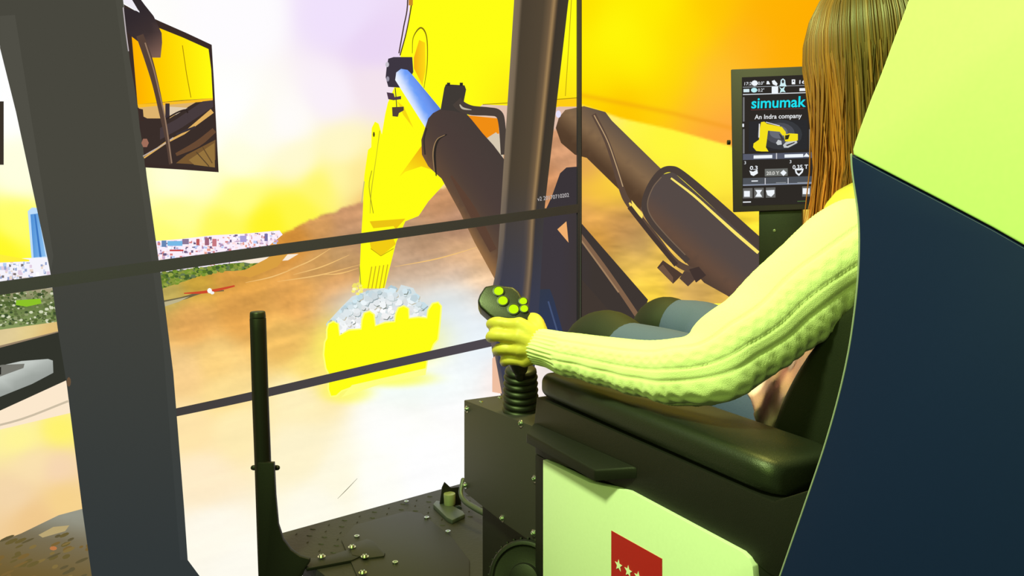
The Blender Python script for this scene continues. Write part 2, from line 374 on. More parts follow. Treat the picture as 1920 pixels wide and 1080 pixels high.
# trees below the horizon
P = [([(292, 512), (360, 504), (430, 494), (500, 488), (505, 500), (440, 508), (400, 508), (350, 526), (300, 542)], grad(300, 540, (120, 140, 40), 310, 500, (110, 130, 70)))]
for i in range(240):
    x = rc.uniform(296, 500); y = np.interp(x, [295, 430, 500], [512, 496, 489])+rc.random()*np.interp(x, [295, 380, 500], [30, 14, 8]); s = rc.uniform(2, 6)
    P.append((ell(x, y, s, s*.7, 6), rc.choice([(90, 120, 40), (120, 150, 50), (150, 165, 70), (70, 95, 45), (100, 120, 80), (135, 150, 60)])))
P.append(([(440, 489), (520, 478), (560, 476), (540, 488), (470, 494)], (250, 235, 215)))
draw('trees_picture', P, grid=10)
P = [([(-40, 556), (110, 538), (130, 600), (-40, 624)], grad(0, 545, (170, 160, 130), 0, 605, (130, 150, 90), (.4, (95, 115, 60))))]
for i in range(420):
    x = rc.uniform(-30, 106); y = rc.uniform(552, 612)-x*.09; s = rc.uniform(1.2, 5)
    P.append((ell(x, y, s, s*.7, 6), rc.choice([(80, 100, 50), (110, 125, 75), (145, 155, 110), (210, 215, 185), (60, 80, 45), (90, 105, 60)])))
P.append(([(30, 563), (76, 560), (78, 569), (50, 575), (30, 572)], (140, 195, 40)))
draw('trees_picture', P, grid=12)
# terrain details on the front display
P = [(stroke([(300, 566), (340, 560), (380, 548), (420, 545)], [3, 6, 4, 2], 4), (110, 100, 70)), (stroke([(345, 550), (380, 548), (410, 543), (440, 536)], [2, 5, 5, 3], 4), (205, 75, 45)),
     (ell(393, 545, 4.5, 5, 8), (255, 255, 250)), (ell(398, 549, 4, 3, 7), (245, 245, 245)), ([(300, 568), (355, 556), (335, 566), (305, 576)], (190, 180, 140))]
for (a_, b_) in [((540, 506), (620, 466)), ((550, 515), (655, 478)), ((520, 528), (676, 496)), ((740, 500), (900, 462)), ((600, 515), (672, 503)), ((460, 530), (560, 500))]:
    mx_ = ((a_[0]+b_[0])/2, (a_[1]+b_[1])/2+4); P.append((stroke([a_, mx_, b_], [.5, 2.2, .5], 5), (244, 196, 120)))
P += [([(500, 485), (530, 460), (545, 470), (520, 500), (470, 520), (440, 516)], (218, 160, 66)), (stroke([(633, 935), (650, 918), (670, 897)], [.5, 1.2, .5], 3), (120, 115, 90))]
draw('quarry_slope_picture', P[:-1], grid=14)
draw('crack_picture', P[-1:])
# lower left wheel arch of the digger
P = [([(-40, 770), (130, 712), (150, 770), (-40, 815)], (252, 232, 205)), (stroke([(-40, 806), (40, 786), (128, 752)], 4, 4), (205, 190, 165)),
     ]
draw('wheel_arch_picture', P, grid=16)
P = [([(-40, 1030), (40, 1000), (110, 966), (170, 950), (190, 1120), (-40, 1120)], grad(60, 960, (150, 150, 135), 40, 1080, (112, 92, 48), (.35, (120, 110, 85)))),
     ([(72, 1003), (100, 988), (130, 985), (122, 996), (80, 1008)], (185, 165, 115)), (ell(100, 1028, 7, 4, 8), (190, 120, 70))]
for i in range(60):
    x = rc.uniform(-20, 170); y = rc.uniform(1000, 1110); P.append((ell(x, y, rc.uniform(4, 16), rc.uniform(1.5, 4), 8, rot=-.4), rc.choice([(105, 92, 50), (130, 110, 62), (95, 85, 55), (122, 98, 52)])))
draw('near_ground_picture', P, grid=16)

# boom, stick and bucket
YEL = (255, 255, 22)
yb = lambda x, y: (255, 255-28*max(0, min(1, (x-880)/100))*max(0, min(1, (y-90)/100)), 20)
boom = [(776, -120), (1250, -120), (1250, 0), (1087, 0), (1087, 190), (1040, 202), (905, 196), (850, 240), (834, 344), (803, 378), (785, 405), (760, 415), (743, 454), (721, 541), (673, 541), (677, 447), (680, 400), (683, 330), (690, 281), (696, 276), (697, 240), (703, 228), (710, 232), (716, 252), (722, 215), (727, 193), (745, 150), (751, 104), (767, 37)]
boom = [p if p[0] < 1090 else (1087, p[1]) for p in boom]
P = [(boom, yb), ([(875, 216), (934, 222), (936, 250), (905, 264), (890, 240)], (240, 142, 20)), ([(905, 264), (930, 248), (944, 262), (944, 300)], (214, 200, 176)),
     ([(985, 190), (1087, 184), (1087, 200), (985, 200)], (255, 205, 20)), (stroke([(905, 196), (985, 191), (1087, 183)], 1.3), (150, 120, 10)), (stroke([(1072, -10), (1066, 90), (1060, 180)], 1.2, 3), (180, 150, 20)),
     (stroke([(773, 100), (775, 70), (789, 52), (800, 70), (801, 120), (795, 165)], [1, 1.5, 3, 2, 1.5, 1], 6), (130, 110, 20)), ([(776, 108), (786, 75), (797, 80), (798, 130), (792, 160), (776, 128)], grad(775, 110, (245, 170, 20), 800, 110, (255, 225, 20))),
     ([(757, 200), (745, 190), (756, 215), (775, 240)], (245, 215, 20)), ([(748, 332), (790, 274), (800, 300), (815, 320), (790, 312), (760, 322)], grad(790, 274, (238, 170, 20), 760, 330, (255, 240, 20))),
     (stroke([(712, 245), (706, 290), (696, 360), (694, 400)], [1.5, 1, 1.5, 1], 4), (190, 180, 40)), (stroke([(700, 400), (692, 350), (697, 320)], 1.2, 4), (150, 140, 30)),
     ([(693, 415), (760, 410), (742, 430), (738, 424), (700, 428)], (236, 196, 20)), ([(693, 452), (738, 448), (742, 458), (715, 480), (696, 468)], (242, 205, 20)), (stroke([(695, 466), (714, 480), (738, 466)], 1.3), (190, 160, 20)),
     (stroke([(674, 500), (677, 541)], 1.5), (150, 150, 60)), (ell(701, 252, 2, 5, 8), (90, 80, 30)), (stroke([(678, 380), (683, 340)], 2), (200, 190, 120))]
for i in range(5): P.append((stroke([(697+i*7.5, 500+i*-1), (690+i*7.2, 541)], 2), (205, 180, 30)))
draw('excavator_boom_picture', P, grid=30)
P = [(stroke([(764, -60), (764, 10), (757, 50), (748, 100)], 2.4, 5), (70, 50, 40)), (stroke([(776, -40), (772, 5), (762, 60), (750, 104)], 2.2, 5), (80, 60, 30)), (stroke([(771, -60), (770, 10)], 8, 1), (200, 140, 40)),
     (stroke([(741, 165), (744, 205), (741, 215)], 1.6, 2), (60, 45, 50)), ([(725, 173), (738, 175), (740, 182), (752, 180), (752, 186), (738, 188), (728, 186)], (80, 60, 75)),
     ([(735, 201), (757, 200), (757, 207), (748, 212), (746, 219), (736, 218)], (82, 65, 60))]
draw('hose_picture', P)
# rocks in the bucket
P = []
rock_out = [(612, 640), (618, 600), (640, 576), (660, 556), (690, 545), (720, 540), (745, 548), (752, 534), (775, 540), (786, 560), (800, 580), (812, 596), (800, 610), (640, 660), (618, 665)]
P.append((rock_out, (214, 226, 228)))
for i in range(330):
    u = rc.random(); x = 620+u*185; top = np.interp(x, [612, 640, 690, 720, 760, 785, 812], [620, 578, 546, 541, 540, 560, 598]); y = top+rc.random()*75
    if y > np.interp(x, [612, 812], [662, 605]): continue
    s = rc.uniform(4, 9.5); g = rc.uniform(225, 258)
    n = rc.randint(5, 7); ph = rc.random()*6
    p0 = [(x+s*rc.uniform(.7, 1.1)*math.cos(ph+6.283*j/n), y+s*rc.uniform(.6, 1.0)*math.sin(ph+6.283*j/n)) for j in range(n)]
    if rc.random() < .45: P.append(([(a_+1.2, b_+1.6) for a_, b_ in p0], rc.choice([(150, 165, 168), (185, 200, 200), (120, 130, 120), (196, 190, 170)])))
    edge = math.exp(-((y-top)/14)) ; P.append((p0, (g-edge*55, g-edge*28, g-edge*18)))
for i in range(14): P.append((ell(662+rc.random()*18, 530+rc.random()*22, 4, 3, 6), rc.choice([(250, 240, 120), (255, 250, 180), (240, 225, 110)])))
for i in range(30):
    x = 612+rc.random()*14; P.append((ell(x, 600+rc.random()*42, 2.5, 2, 5), (180, 185, 165)))
draw('rocks_picture', P)
bucket = [(612, 690), (608, 665), (610, 642), (614, 634), (614, 618), (617, 608), (625, 604), (633, 608), (636, 630), (655, 620), (678, 618), (680, 600), (684, 588), (693, 585), (700, 590), (703, 612), (722, 606), (741, 604),
          (743, 590), (748, 578), (757, 575), (765, 579), (766, 598), (785, 596), (801, 597), (804, 582), (812, 570), (821, 568), (826, 574), (824, 600), (820, 636), (812, 645), (806, 660), (800, 672), (798, 690), (760, 708), (700, 716), (662, 724), (640, 732), (630, 741), (621, 742), (617, 730), (617, 700)]
def grow(poly, s):
    A = np.array(poly, float); c = A.mean(0); out = []
    for i in range(len(A)):
        d = A[(i+1) % len(A)]-A[i-1]; n = np.array((d[1], -d[0]))/(np.hypot(*d)+1e-9); out.append(tuple(A[i]+n*s))
    return out
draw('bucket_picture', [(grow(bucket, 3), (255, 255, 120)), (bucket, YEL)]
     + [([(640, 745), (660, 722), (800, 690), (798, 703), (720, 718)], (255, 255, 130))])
for q in [(636, 630), (680, 604), (703, 612), (741, 600), (766, 598)]:
    pass
# near hydraulic cylinder
rod = grad(748, 172, (255, 255, 255), 790, 150, (90, 130, 215), (.3, (215, 228, 255)), (.55, (110, 160, 250)), (.8, (110, 150, 240)))
draw('cylinder_rod_picture', [([(725, 125), (728, 110), (738, 107), (773, 107), (775, 135), (760, 165), (728, 163), (723, 145)], (62, 55, 66)), (ell(726, 121, 3.5, 5, 10), (200, 195, 205)), (ell(727, 148, 3, 5, 10), (150, 145, 160)),
     ([(741, 150), (743, 136), (752, 129), (764, 131), (772, 139), (826, 204), (812, 222), (798, 240)], rod)], grid=9)
br = grad(800, 330, (150, 110, 70), 935, 235, (68, 60, 56), (.12, (100, 76, 58)), (.3, (82, 66, 58)), (.45, (76, 62, 58)))
draw('hydraulic_cylinder_picture', [([(790, 262), (797, 240), (803, 222), (812, 212), (825, 205), (868, 206), (885, 225), (905, 250), (925, 272), (950, 305), (950, 540), (928, 524), (890, 455), (862, 397), (828, 335), (803, 312), (791, 290)], br),
     (stroke([(838, 252), (822, 262), (815, 285), (818, 330)], [2, 4, 5, 2], 5), (48, 42, 38)), (stroke([(834, 253), (819, 262), (812, 285), (814, 322)], [1, 1.5, 2, 1], 5), (160, 130, 90)), (stroke([(800, 240), (795, 262), (797, 290)], 3, 4), (58, 50, 46)), (stroke([(846, 330), (885, 395), (925, 470)], [4, 16, 14], 5), (92, 66, 52))], grid=12)
draw('hydraulic_pipe_picture', [([(826, 206), (833, 165), (836, 158), (871, 160), (874, 168), (870, 188), (868, 212), (850, 208)], (64, 58, 54)), (rect(838, 155, 844, 161), (45, 42, 40)), (rect(862, 155, 868, 161), (45, 42, 40)),
     (stroke([(856, 190), (866, 200), (885, 207), (915, 209), (934, 213), (941, 232), (945, 290)], [20, 20, 18, 16, 15, 13, 12], 6), (74, 64, 58)), (stroke([(862, 196), (868, 203), (884, 206)], [2, 4, 1], 4), (190, 180, 160))], grid=20)
# far cylinder with its pipes, crossing both displays
B2 = grad(1230, 470, (70, 56, 48), 1330, 350, (84, 74, 70), (.25, (104, 78, 62)), (.5, (86, 74, 70)))
B1 = grad(1130, 310, (84, 62, 44), 1190, 240, (84, 74, 70), (.35, (134, 106, 76)))
draw('lower_arm_picture', [([(1000, 395), (1087, 395), (1087, 415), (1215, 562), (1190, 640), (1000, 640)], grad(1060, 0, (62, 56, 62), 1100, 0, (62, 54, 50))),
     (stroke([(1087, 440), (1130, 498), (1165, 548), (1200, 600)], [8, 9, 9, 9], 4), (128, 98, 74)), (stroke([(1087, 447), (1130, 506), (1160, 548)], [3, 3, 3], 4), (160, 128, 96)), ([(1045, 430), (1062, 415), (1066, 455), (1055, 442)], (240, 175, 110)),
     ([(1087, 520), (1140, 580), (1190, 660), (1087, 660)], (66, 56, 50)),
     ([(1020, 400), (1034, 370), (1050, 325), (1062, 314), (1087, 312), (1087, 400)], (58, 52, 56))], grid=26)
draw('far_cylinder_picture', [([(1042, 240), (1048, 220), (1060, 206), (1095, 199), (1135, 210), (1147, 226), (1245, 322), (1225, 420), (1205, 398), (1150, 345), (1100, 296), (1078, 290), (1052, 268)], B1),
     ([(1232, 330), (1262, 322), (1450, 490), (1560, 560), (1520, 660), (1363, 554), (1320, 530), (1262, 465), (1200, 392)], B2), (ell(1047, 214, 5, 7, 10), (230, 225, 250))], grid=14)
draw('steel_pipe_picture', [(stroke([(1113, 214), (1135, 258), (1150, 300), (1165, 352), (1180, 383), (1225, 440), (1268, 492), (1312, 512)], [9, 9, 10, 11, 12, 12, 12, 12], 6), (92, 72, 60)), (stroke([(1114, 216), (1138, 262), (1154, 306), (1168, 350)], 1.8, 6), (190, 160, 120)),
     (stroke([(1180, 380), (1192, 398), (1204, 406)], [3, 9, 3], 4), (255, 220, 90)), ([(1184, 375), (1206, 402), (1204, 410), (1186, 392)], (250, 225, 100)),
     (stroke([(1180, 388), (1225, 445), (1268, 497)], 9, 6), (70, 56, 50)),
     (stroke([(1290, 490), (1250, 450), (1218, 412), (1208, 385), (1218, 352), (1238, 324), (1258, 317), (1280, 328), (1340, 380), (1430, 462)], [11, 11, 11, 11, 12, 12, 12, 14, 17, 20], 6), (76, 64, 58)), (stroke([(1285, 478), (1250, 442), (1222, 408), (1214, 382), (1224, 352), (1240, 332)], 2, 6), (120, 100, 82)),
     (stroke([(1258, 334), (1300, 366), (1340, 402), (1380, 438), (1422, 474)], [3.5, 4.5, 5, 6, 6], 4), (255, 232, 110)),
     ([(1232, 502), (1243, 488), (1280, 514), (1262, 532)], (78, 60, 50)), ([(1234, 503), (1243, 496), (1262, 520), (1262, 531)], (110, 84, 66)), ([(1274, 522), (1283, 508), (1312, 516), (1290, 537)], (84, 66, 58)), ([(1292, 505), (1310, 500), (1324, 516), (1305, 530)], (66, 52, 48))], grid=20)
# loose panel behind the joystick, and the far rail
draw('blue_panel_picture', [([(985, 552), (1000, 543), (1031, 542), (1038, 560), (1060, 640), (1040, 690), (985, 680)], grad(985, 545, (52, 58, 72), 1045, 640, (44, 56, 92))), (stroke([(1028, 565), (1046, 625)], 3), (70, 84, 118))], grid=20)
draw('cab_rail_picture', [(stroke([(322, 775), (480, 741), (700, 690), (940, 637)], [15, 16, 16, 17], 3), grad(330, 0, (66, 62, 60), 900, 0, (78, 72, 78)))], grid=40)
# right cab pillar
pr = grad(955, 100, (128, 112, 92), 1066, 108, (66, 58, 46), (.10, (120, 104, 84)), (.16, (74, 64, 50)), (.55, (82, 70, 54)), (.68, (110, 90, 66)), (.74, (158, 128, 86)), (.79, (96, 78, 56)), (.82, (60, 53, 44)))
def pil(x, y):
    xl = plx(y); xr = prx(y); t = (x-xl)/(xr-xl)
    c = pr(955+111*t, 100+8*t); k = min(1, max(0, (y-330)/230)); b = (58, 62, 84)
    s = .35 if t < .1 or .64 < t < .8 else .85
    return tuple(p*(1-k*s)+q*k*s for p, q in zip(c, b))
PL = []
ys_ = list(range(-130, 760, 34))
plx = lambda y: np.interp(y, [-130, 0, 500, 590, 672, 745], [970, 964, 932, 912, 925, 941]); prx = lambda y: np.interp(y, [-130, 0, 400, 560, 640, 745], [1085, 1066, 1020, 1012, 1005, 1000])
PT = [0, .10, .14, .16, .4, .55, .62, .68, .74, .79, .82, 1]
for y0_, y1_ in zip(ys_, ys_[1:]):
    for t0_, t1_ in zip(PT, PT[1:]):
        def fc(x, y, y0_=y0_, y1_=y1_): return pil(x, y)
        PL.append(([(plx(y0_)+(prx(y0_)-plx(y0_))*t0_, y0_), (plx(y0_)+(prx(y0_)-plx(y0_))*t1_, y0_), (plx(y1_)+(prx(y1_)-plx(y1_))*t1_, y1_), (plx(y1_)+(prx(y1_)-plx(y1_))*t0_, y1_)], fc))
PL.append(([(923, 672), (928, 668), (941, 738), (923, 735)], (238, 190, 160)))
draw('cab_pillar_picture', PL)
# left cab pillar, lower rail and grab handle
draw('door_rail_picture', [([(-60, 665), (0, 650), (140, 614), (180, 620), (170, 700), (140, 706), (0, 770), (-60, 800)], (50, 52, 44)), (stroke([(-60, 664), (0, 650), (140, 614)], [3, 4, 1.5], 2), (150, 130, 105)),
     ([(-60, 700), (0, 686), (40, 677), (90, 673), (99, 676), (100, 699), (60, 720), (0, 744), (-60, 770)], grad(40, 690, (196, 202, 196), 60, 730, (150, 155, 150), (.45, (160, 166, 160)))), ([(-60, 700), (4, 684), (46, 682), (44, 690), (0, 706), (-60, 722)], (120, 120, 112)), ([(-60, 700), (2, 688), (2, 702), (-60, 718)], (36, 36, 32))], grid=30)
lp = lambda x, y: tuple(p*(1-k)+q*k for k in [min(1, max(0, (y-350)/700))] for p, q in zip((72, 71, 62), (50, 56, 57)))
draw('cab_pillar_picture', [([(-40, -130), (215, -130), (226, 0), (243, 100), (262, 210), (275, 330), (295, 470), (310, 580), (325, 700), (345, 950), (352, 1050), (378, 1085), (420, 1200), (180, 1200), (172, 1080), (155, 960), (125, 720), (108, 615), (95, 515), (70, 380), (30, 210), (0, 86), (-40, -60)], lp),
     ([(0, 30), (28, 28), (60, 230), (100, 480), (95, 512), (30, 210), (0, 90)], lambda x, y: tuple(v+7 for v in lp(x, y))), ([(200, -130), (215, -130), (243, 100), (275, 330), (295, 470), (325, 700), (352, 1050), (338, 1050), (305, 640), (258, 300), (222, 40)], lambda x, y: tuple(v+4 for v in lp(x, y))),
     (ell(129, 716, 4, 9, 10), (105, 82, 60)), (rect(-60, 190, 7, 309), (58, 50, 42))], grid=40)
# wing mirror with its reflection
draw('mirror_picture', [([(232, 8), (262, 25), (285, 33), (300, 40), (350, 62), (397, 84), (401, 150), (410, 323), (340, 318), (272, 314), (264, 230), (243, 110)], (58, 44, 40)),
     ([(247, 68), (292, 50), (342, 70), (391, 92), (396, 130), (399, 185), (340, 190), (258, 197)], grad(250, 150, (255, 175, 0), 390, 140, (255, 250, 15), (.35, (255, 205, 0)))),
     ([(258, 196), (340, 188), (399, 184), (401, 240), (404, 316), (340, 313), (274, 306), (262, 240)], (58, 46, 42)),
     (stroke([(342, 85), (350, 140), (358, 183)], 1.2), (150, 110, 10)), ([(260, 200), (300, 193), (375, 187), (340, 208), (318, 222), (276, 222), (262, 215)], (222, 180, 110)), ([(318, 200), (352, 202), (330, 215), (316, 216)], (225, 205, 175)), ([(258, 196), (399, 184), (399, 189), (300, 198), (259, 202)], (250, 190, 40)),
     (rect(310, 194, 318, 222), (60, 50, 55)), ([(380, 190), (399, 188), (400, 200), (340, 240), (300, 262), (300, 240), (330, 224)], (72, 60, 62)), (stroke([(304, 228), (330, 212), (348, 206), (352, 212)], 3, 4), (50, 38, 36)),
     (stroke([(270, 296), (310, 268), (345, 250), (398, 208)], [3, 4, 4, 9], 1), (224, 176, 96)), (stroke([(268, 293), (308, 270), (325, 258)], 2, 1), (190, 175, 165)), (stroke([(330, 252), (366, 238)], 4), (60, 52, 56)),
     ([(350, 290), (404, 262), (404, 300), (365, 308), (330, 306)], (120, 88, 50)), ([(354, 300), (402, 268), (403, 314), (364, 309)], (150, 116, 62)), (stroke([(330, 290), (370, 270), (402, 244)], [6, 12, 10], 3), (104, 74, 52)), (stroke([(368, 285), (392, 312)], 2), (90, 70, 45)), (stroke([(380, 276), (398, 306)], 2), (100, 75, 45)),
     (ell(272, 268, 7, 9, 6), (160, 110, 90)), ([(258, 203), (268, 205), (270, 228), (262, 225)], (60, 45, 40))], grid=16)
draw('mirror_arm_picture', [([(232, 14), (262, 22), (222, -20), (250, -20), (272, 10), (288, 30), (303, 62), (304, 80), (301, 108), (284, 108), (272, 88), (246, 68), (238, 60)], grad(250, 30, (50, 42, 46), 300, 100, (128, 96, 84), (.5, (62, 50, 50)))), ([(236, -20), (262, 24), (232, 6), (228, -20)], (240, 236, 245)), (stroke([(231, 14), (236, 60), (241, 96)], 2), (190, 180, 185)),
     (stroke([(262, 66), (278, 110), (292, 160), (304, 215), (314, 262), (320, 308)], [14, 15, 12, 10, 8, 6], 6), (86, 66, 56)), (stroke([(272, 80), (288, 130), (300, 180), (310, 225), (322, 306)], 2.5, 6), (150, 122, 100))], grid=20)

# --- small overlay text on the front display
def text_mesh(name, s, size, origin, xdir, ydir, m, parent, ndir=None, thick=0.0003, align='LEFT', spacing=1.0, bold=0):
    c = bpy.data.curves.new(name, 'FONT'); c.body = s; c.size = size; c.align_x = align; c.extrude = thick; c.resolution_u = 4; c.space_character = spacing; c.offset = bold
    t = bpy.data.objects.new(name, c); COL.objects.link(t)
    dg = bpy.context.evaluated_depsgraph_get(); me = bpy.data.meshes.new_from_object(t.evaluated_get(dg)); bpy.data.objects.remove(t); bpy.data.curves.remove(c)
    z = xdir.cross(ydir).normalized()
    mt = Matrix(((xdir.x, ydir.x, z.x, origin.x), (xdir.y, ydir.y, z.y, origin.y), (xdir.z, ydir.z, z.z, origin.z), (0, 0, 0, 1)))
    me.transform(mt); me.name = name; me.materials.clear()
    return link(name, me, parent, m)
def emis(name, c, s=1):
    if name in MATS: return MATS[name]
    m = bpy.data.materials.new(name); m.use_nodes = True; nt = m.node_tree; nt.nodes.clear()
    e = nt.nodes.new('ShaderNodeEmission'); o = nt.nodes.new('ShaderNodeOutputMaterial'); e.inputs[0].default_value = (*lin(c), 1); e.inputs[1].default_value = s
    nt.links.new(e.outputs[0], o.inputs[0]); MATS[name] = m; return m
p0 = onF(1008, 377, .014); p1 = onF(1066, 369, .014); xd = (p1-p0).normalized(); yd = (Z-xd*Z.dot(xd)).normalized()
text_mesh('version_text', 'v2 20170710202', .0185, p0, xd, yd, emis('screen grey text', (190, 185, 185)), front)

# --- display frames (bezels) standing just proud of the pictures
def strip(a, b, wa, wb, onp, lift, depth, nrm):
    """solid bar along the display between two photo points with pixel widths"""
    pts = [onp(a[0], a[1]-wa/2, lift), onp(b[0], b[1]-wb/2, lift), onp(b[0], b[1]+wb/2, lift), onp(a[0], a[1]+wa/2, lift)]
    bm = bmesh.new(); prism(bm, pts, nrm*depth); return bm
A0, A1 = onF(-260, 576), onF(1083, 390.5)
bmo('bezel', strip((-260, 576), (1083, 390.5), 27, 16, onF, .010, .008, FN), M_BEZEL, front)
pts = [onF(1081, -130, .010), onF(1087, -130, .010), onF(1087, 700, .010), onF(1081, 700, .010)]
bm = bmesh.new(); prism(bm, pts, FN*.008); bmo('bezel', bm, M_BEZEL, front)
pts = [onS(1087, -130, .010), onS(1091, -130, .010), onS(1091, 676, .010), onS(1087, 676, .010)]
bm = bmesh.new(); prism(bm, pts, SN*.008); bmo('bezel', bm, M_BEZEL, side)
# cabinets behind the pictures
bm = bmesh.new(); pts = [onF(-260, -230, -.002), onF(1087, -230, -.002), onF(1087, 1256, -.002), onF(-260, 1256, -.002)]; prism(bm, pts, -FN*.05); bmo('display_cabinet', bm, M_BEZEL, front)
bm = bmesh.new(); pts = [onS(1087, -230, -.002), onS(2147, -230, -.002), onS(2147, 678, -.002), onS(1091, 678, -.002)]; prism(bm, pts, -SN*.05); bmo('display_cabinet', bm, M_BEZEL, side)
for t in (.15, .85):
    for par, a_, b_, nn in ((front, PA, PB, FN), (side, PB, PB+SXd*1.2, SN)):
        q = a_.lerp(b_, t)-nn*.06; bm = bmesh.new(); boxf(bm, Vector((q.x-.03, q.y-.0, 0)), Vector((1, 0, 0)), Vector((0, 1, 0)), Z, .06, .06, 1.2); bmo('support_leg', bm, M_BEZEL, par)

# ------------------------------------------------------------------ simulator frame directions
F = Vector((-.4895, .872, .024)).normalized(); R = Vector((.872, .4895, 0)).normalized(); U = R.cross(F).normalized()
FH = Vector((F.x, F.y, 0)).normalized()
CA = W(1015, 745, 1.34)
def onC(px, py, off=0): return hit(px, py, CA+R*off, R)
OV = -R

# platform: the far edge follows the photo, the rest runs on under the seat
e0, e1 = hz(525, 1000, ZP), hz(870, 905, ZP)
ed = (e1-e0).normalized(); back = Vector((ed.y, -ed.x, 0)).normalized()
if back.dot(C0-e0) < 0: back = -back
plat = thing('simulator_platform', 'low black steel floor plate with bolts, under the joystick box', 'platform', hz(700, 1040, 0))
bm = bmesh.new(); q0 = e0-ed*.02; pts = [q0, q0+ed*1.5, q0+ed*1.5+back*1.75, q0+back*1.75]; prism(bm, pts, -Z*.03); bmo('deck_plate', bm, M_TREAD, plat, bev=.002)
for s in (0.05, 1.38):
    for t in (.06, 1.6):
        bm = bmesh.new(); boxf(bm, q0+ed*s+back*t-Z*ZP, ed, back, Z, .06, .06, ZP-.03); bmo('support_leg', bm, M_BLACK, plat)
# raised tread studs near the far edge
bm = bmesh.new(); rs = random.Random(5)
for i in range(26):
    for j in range(7):
        c = q0+ed*(.05+i*.045+(j % 2)*.02)+back*(.03+j*.032)
        if (c-C0).length < .2: continue
        d1 = (ed+back*(1 if (i+j) % 2 else -1)).normalized(); d2 = Vector((d1.y, -d1.x, 0))
        pts = [c+d1*.008, c+d2*.0025, c-d1*.008, c-d2*.0025]; a = [bm.verts.new(p+Z*.0001) for p in pts]; t = [bm.verts.new(c+(p-c)*.6+Z*.0015) for p in pts]
        bm.faces.new(t)
        for k in range(4): bm.faces.new((a[k], a[(k+1) % 4], t[(k+1) % 4], t[k]))
o = bmo('tread_stud', bm, M_TREAD, plat); o['kind'] = 'stuff'
# smooth hatch sheet on top
def slab_px(name, px, z, th, m, parent, bev=.0015):
    bm = bmesh.new(); prism(bm, [hz(x, y, z+th) for x, y in px], -Z*th); return bmo(name, bm, m, parent, bev=bev)
slab_px('hatch_plate', [(640, 1012), (665, 984), (762, 958), (790, 962), (848, 1008), (880, 1050), (880, 1150), (700, 1150)], ZP, .004, mat('smooth black plate', (28, 24, 26), .55), plat)
slab_px('anchor_plate', [(655, 1020), (688, 1010), (700, 1014), (722, 1036), (720, 1042), (690, 1046), (660, 1040)], ZP, .008, mat('smooth black plate', (28, 24, 26), .55), plat)
def bolt(parent, c, ax, r=.007, name='bolt'):
    bm = bmesh.new(); disc(bm, c, ax, r*1.5, r*.22, 16); lathe(bm, c+ax*r*.22, ax, [(r, 0), (r, r*.35), (r*.8, r*.7), (r*.45, r*.85), (r*.42, r*.5), (.0004, r*.5)], 12)
    return bmo(name, bm, M_STEEL, parent, smooth=False)
for (x, y) in [(603, 1044), (660, 1026), (684, 1044), (680, 1074)]: bolt(plat, hz(x, y, ZP+.009), Z, .0062)
def ring(parent, c, ax, r, name='screw_ring'):
    bm = bmesh.new(); lathe(bm, c, ax, [(r, 0), (r, r*.4), (r*.55, r*.4), (r*.5, r*.05), (.0003, r*.05)], 14); return bmo(name, bm, M_STEEL, parent)
for (x, y) in [(669, 1006), (762, 941), (800, 971), (840, 997), (741, 1055)]: ring(plat, hz(x, y, ZP+.005), Z, .0066)

# upright bar at the platform's front corner
gp = thing('guard_post', 'black upright bar with flared foot at the front corner of the floor plate', 'post', hz(505, 1062, ZP))
PD = 1.84
PN = Vector((FN.x, FN.y, 0))
PN = Vector((0, -1, 0)); PC = W(500, 1050, PD)
def onP(px, py, off=0): return hit(px, py, PC+PN*off, PN)
bm = bmesh.new(); tube(bm, [onP(483.5, 596, .0), onP(488, 740, .0), onP(493, 870, 0), onP(500, 1080, 0), Vector((onP(504, 1150).x, onP(504, 1150).y, 0))], [.0178, .0182, .0185, .0185, .0185], 20, cap=False)
bmo('upright_tube', bm, M_BLACK, gp, smooth=False, bev=.002)
bm = bmesh.new(); disc(bm, onP(483.6, 597, 0), Vector((-.02, 0, 1)), .0178, .016, 20, .0165); bmo('end_cap', bm, M_RUBBER, gp, bev=.004, seg=3)
fl = [(483, 868), (513, 868), (516, 930), (521, 985), (530, 1012), (545, 1032), (562, 1044), (580, 1049), (580, 1056), (572, 1066), (562, 1090), (560, 1180), (486, 1180)]
bm = bmesh.new(); prism(bm, [onP(x, y, .022) for x, y in fl], -PN*.012); bmo('flared_bracket', bm, M_BLACK, gp, bev=.0015)
bm = bmesh.new(); prism(bm, [onP(x, y, -.02) for x, y in [(482, 868), (514, 868), (518, 960), (522, 1180), (486, 1180)]], -PN*.006); bmo('rear_bracket', bm, M_BLACK, gp, bev=.001)
bm = bmesh.new(); tube(bm, [onP(475, 877, 0), onP(520, 877, 0)], .006, 10, smoothpts=False); bmo('cross_bolt', bm, M_BLACK, gp)
slab_px('foot_bar', [(562, 1044), (600, 1047), (672, 1024), (690, 1036), (660, 1050), (575, 1066)], ZP, .007, M_BLACK, gp)

# little pedal hinge bracket on the platform
pb = thing('pedal_bracket', 'small cast bracket with upright tabs bolted to the floor plate by the joystick box', 'bracket', hz(845, 955, ZP))
M_CAST = mat('greenish cast metal', (88, 92, 96), .45, .5, .3, 300)
bm = bmesh.new(); prism(bm, [hz(x, y, ZP+.012) for x, y in [(812, 945), (818, 938), (835, 940), (868, 958), (872, 964), (848, 975), (838, 970)]], -Z*.012); bmo('foot_plate', bm, M_CAST, pb, bev=.003)
bp = W(0, 0, 1)
def upr(px, base_y, z0=ZP): return hz(px, base_y, z0)
def ontab(x, y, off=0): return hit(x, y, hz(842, 950, ZP)+FN*off, FN)
bm = bmesh.new(); prism(bm, [ontab(x, y, 0) for x, y in [(825, 945), (829, 915), (834, 904), (846, 915), (862, 913), (866, 955), (858, 962)]], -FN*.004); bmo('upright_tab', bm, M_BLACK, pb, bev=.001)
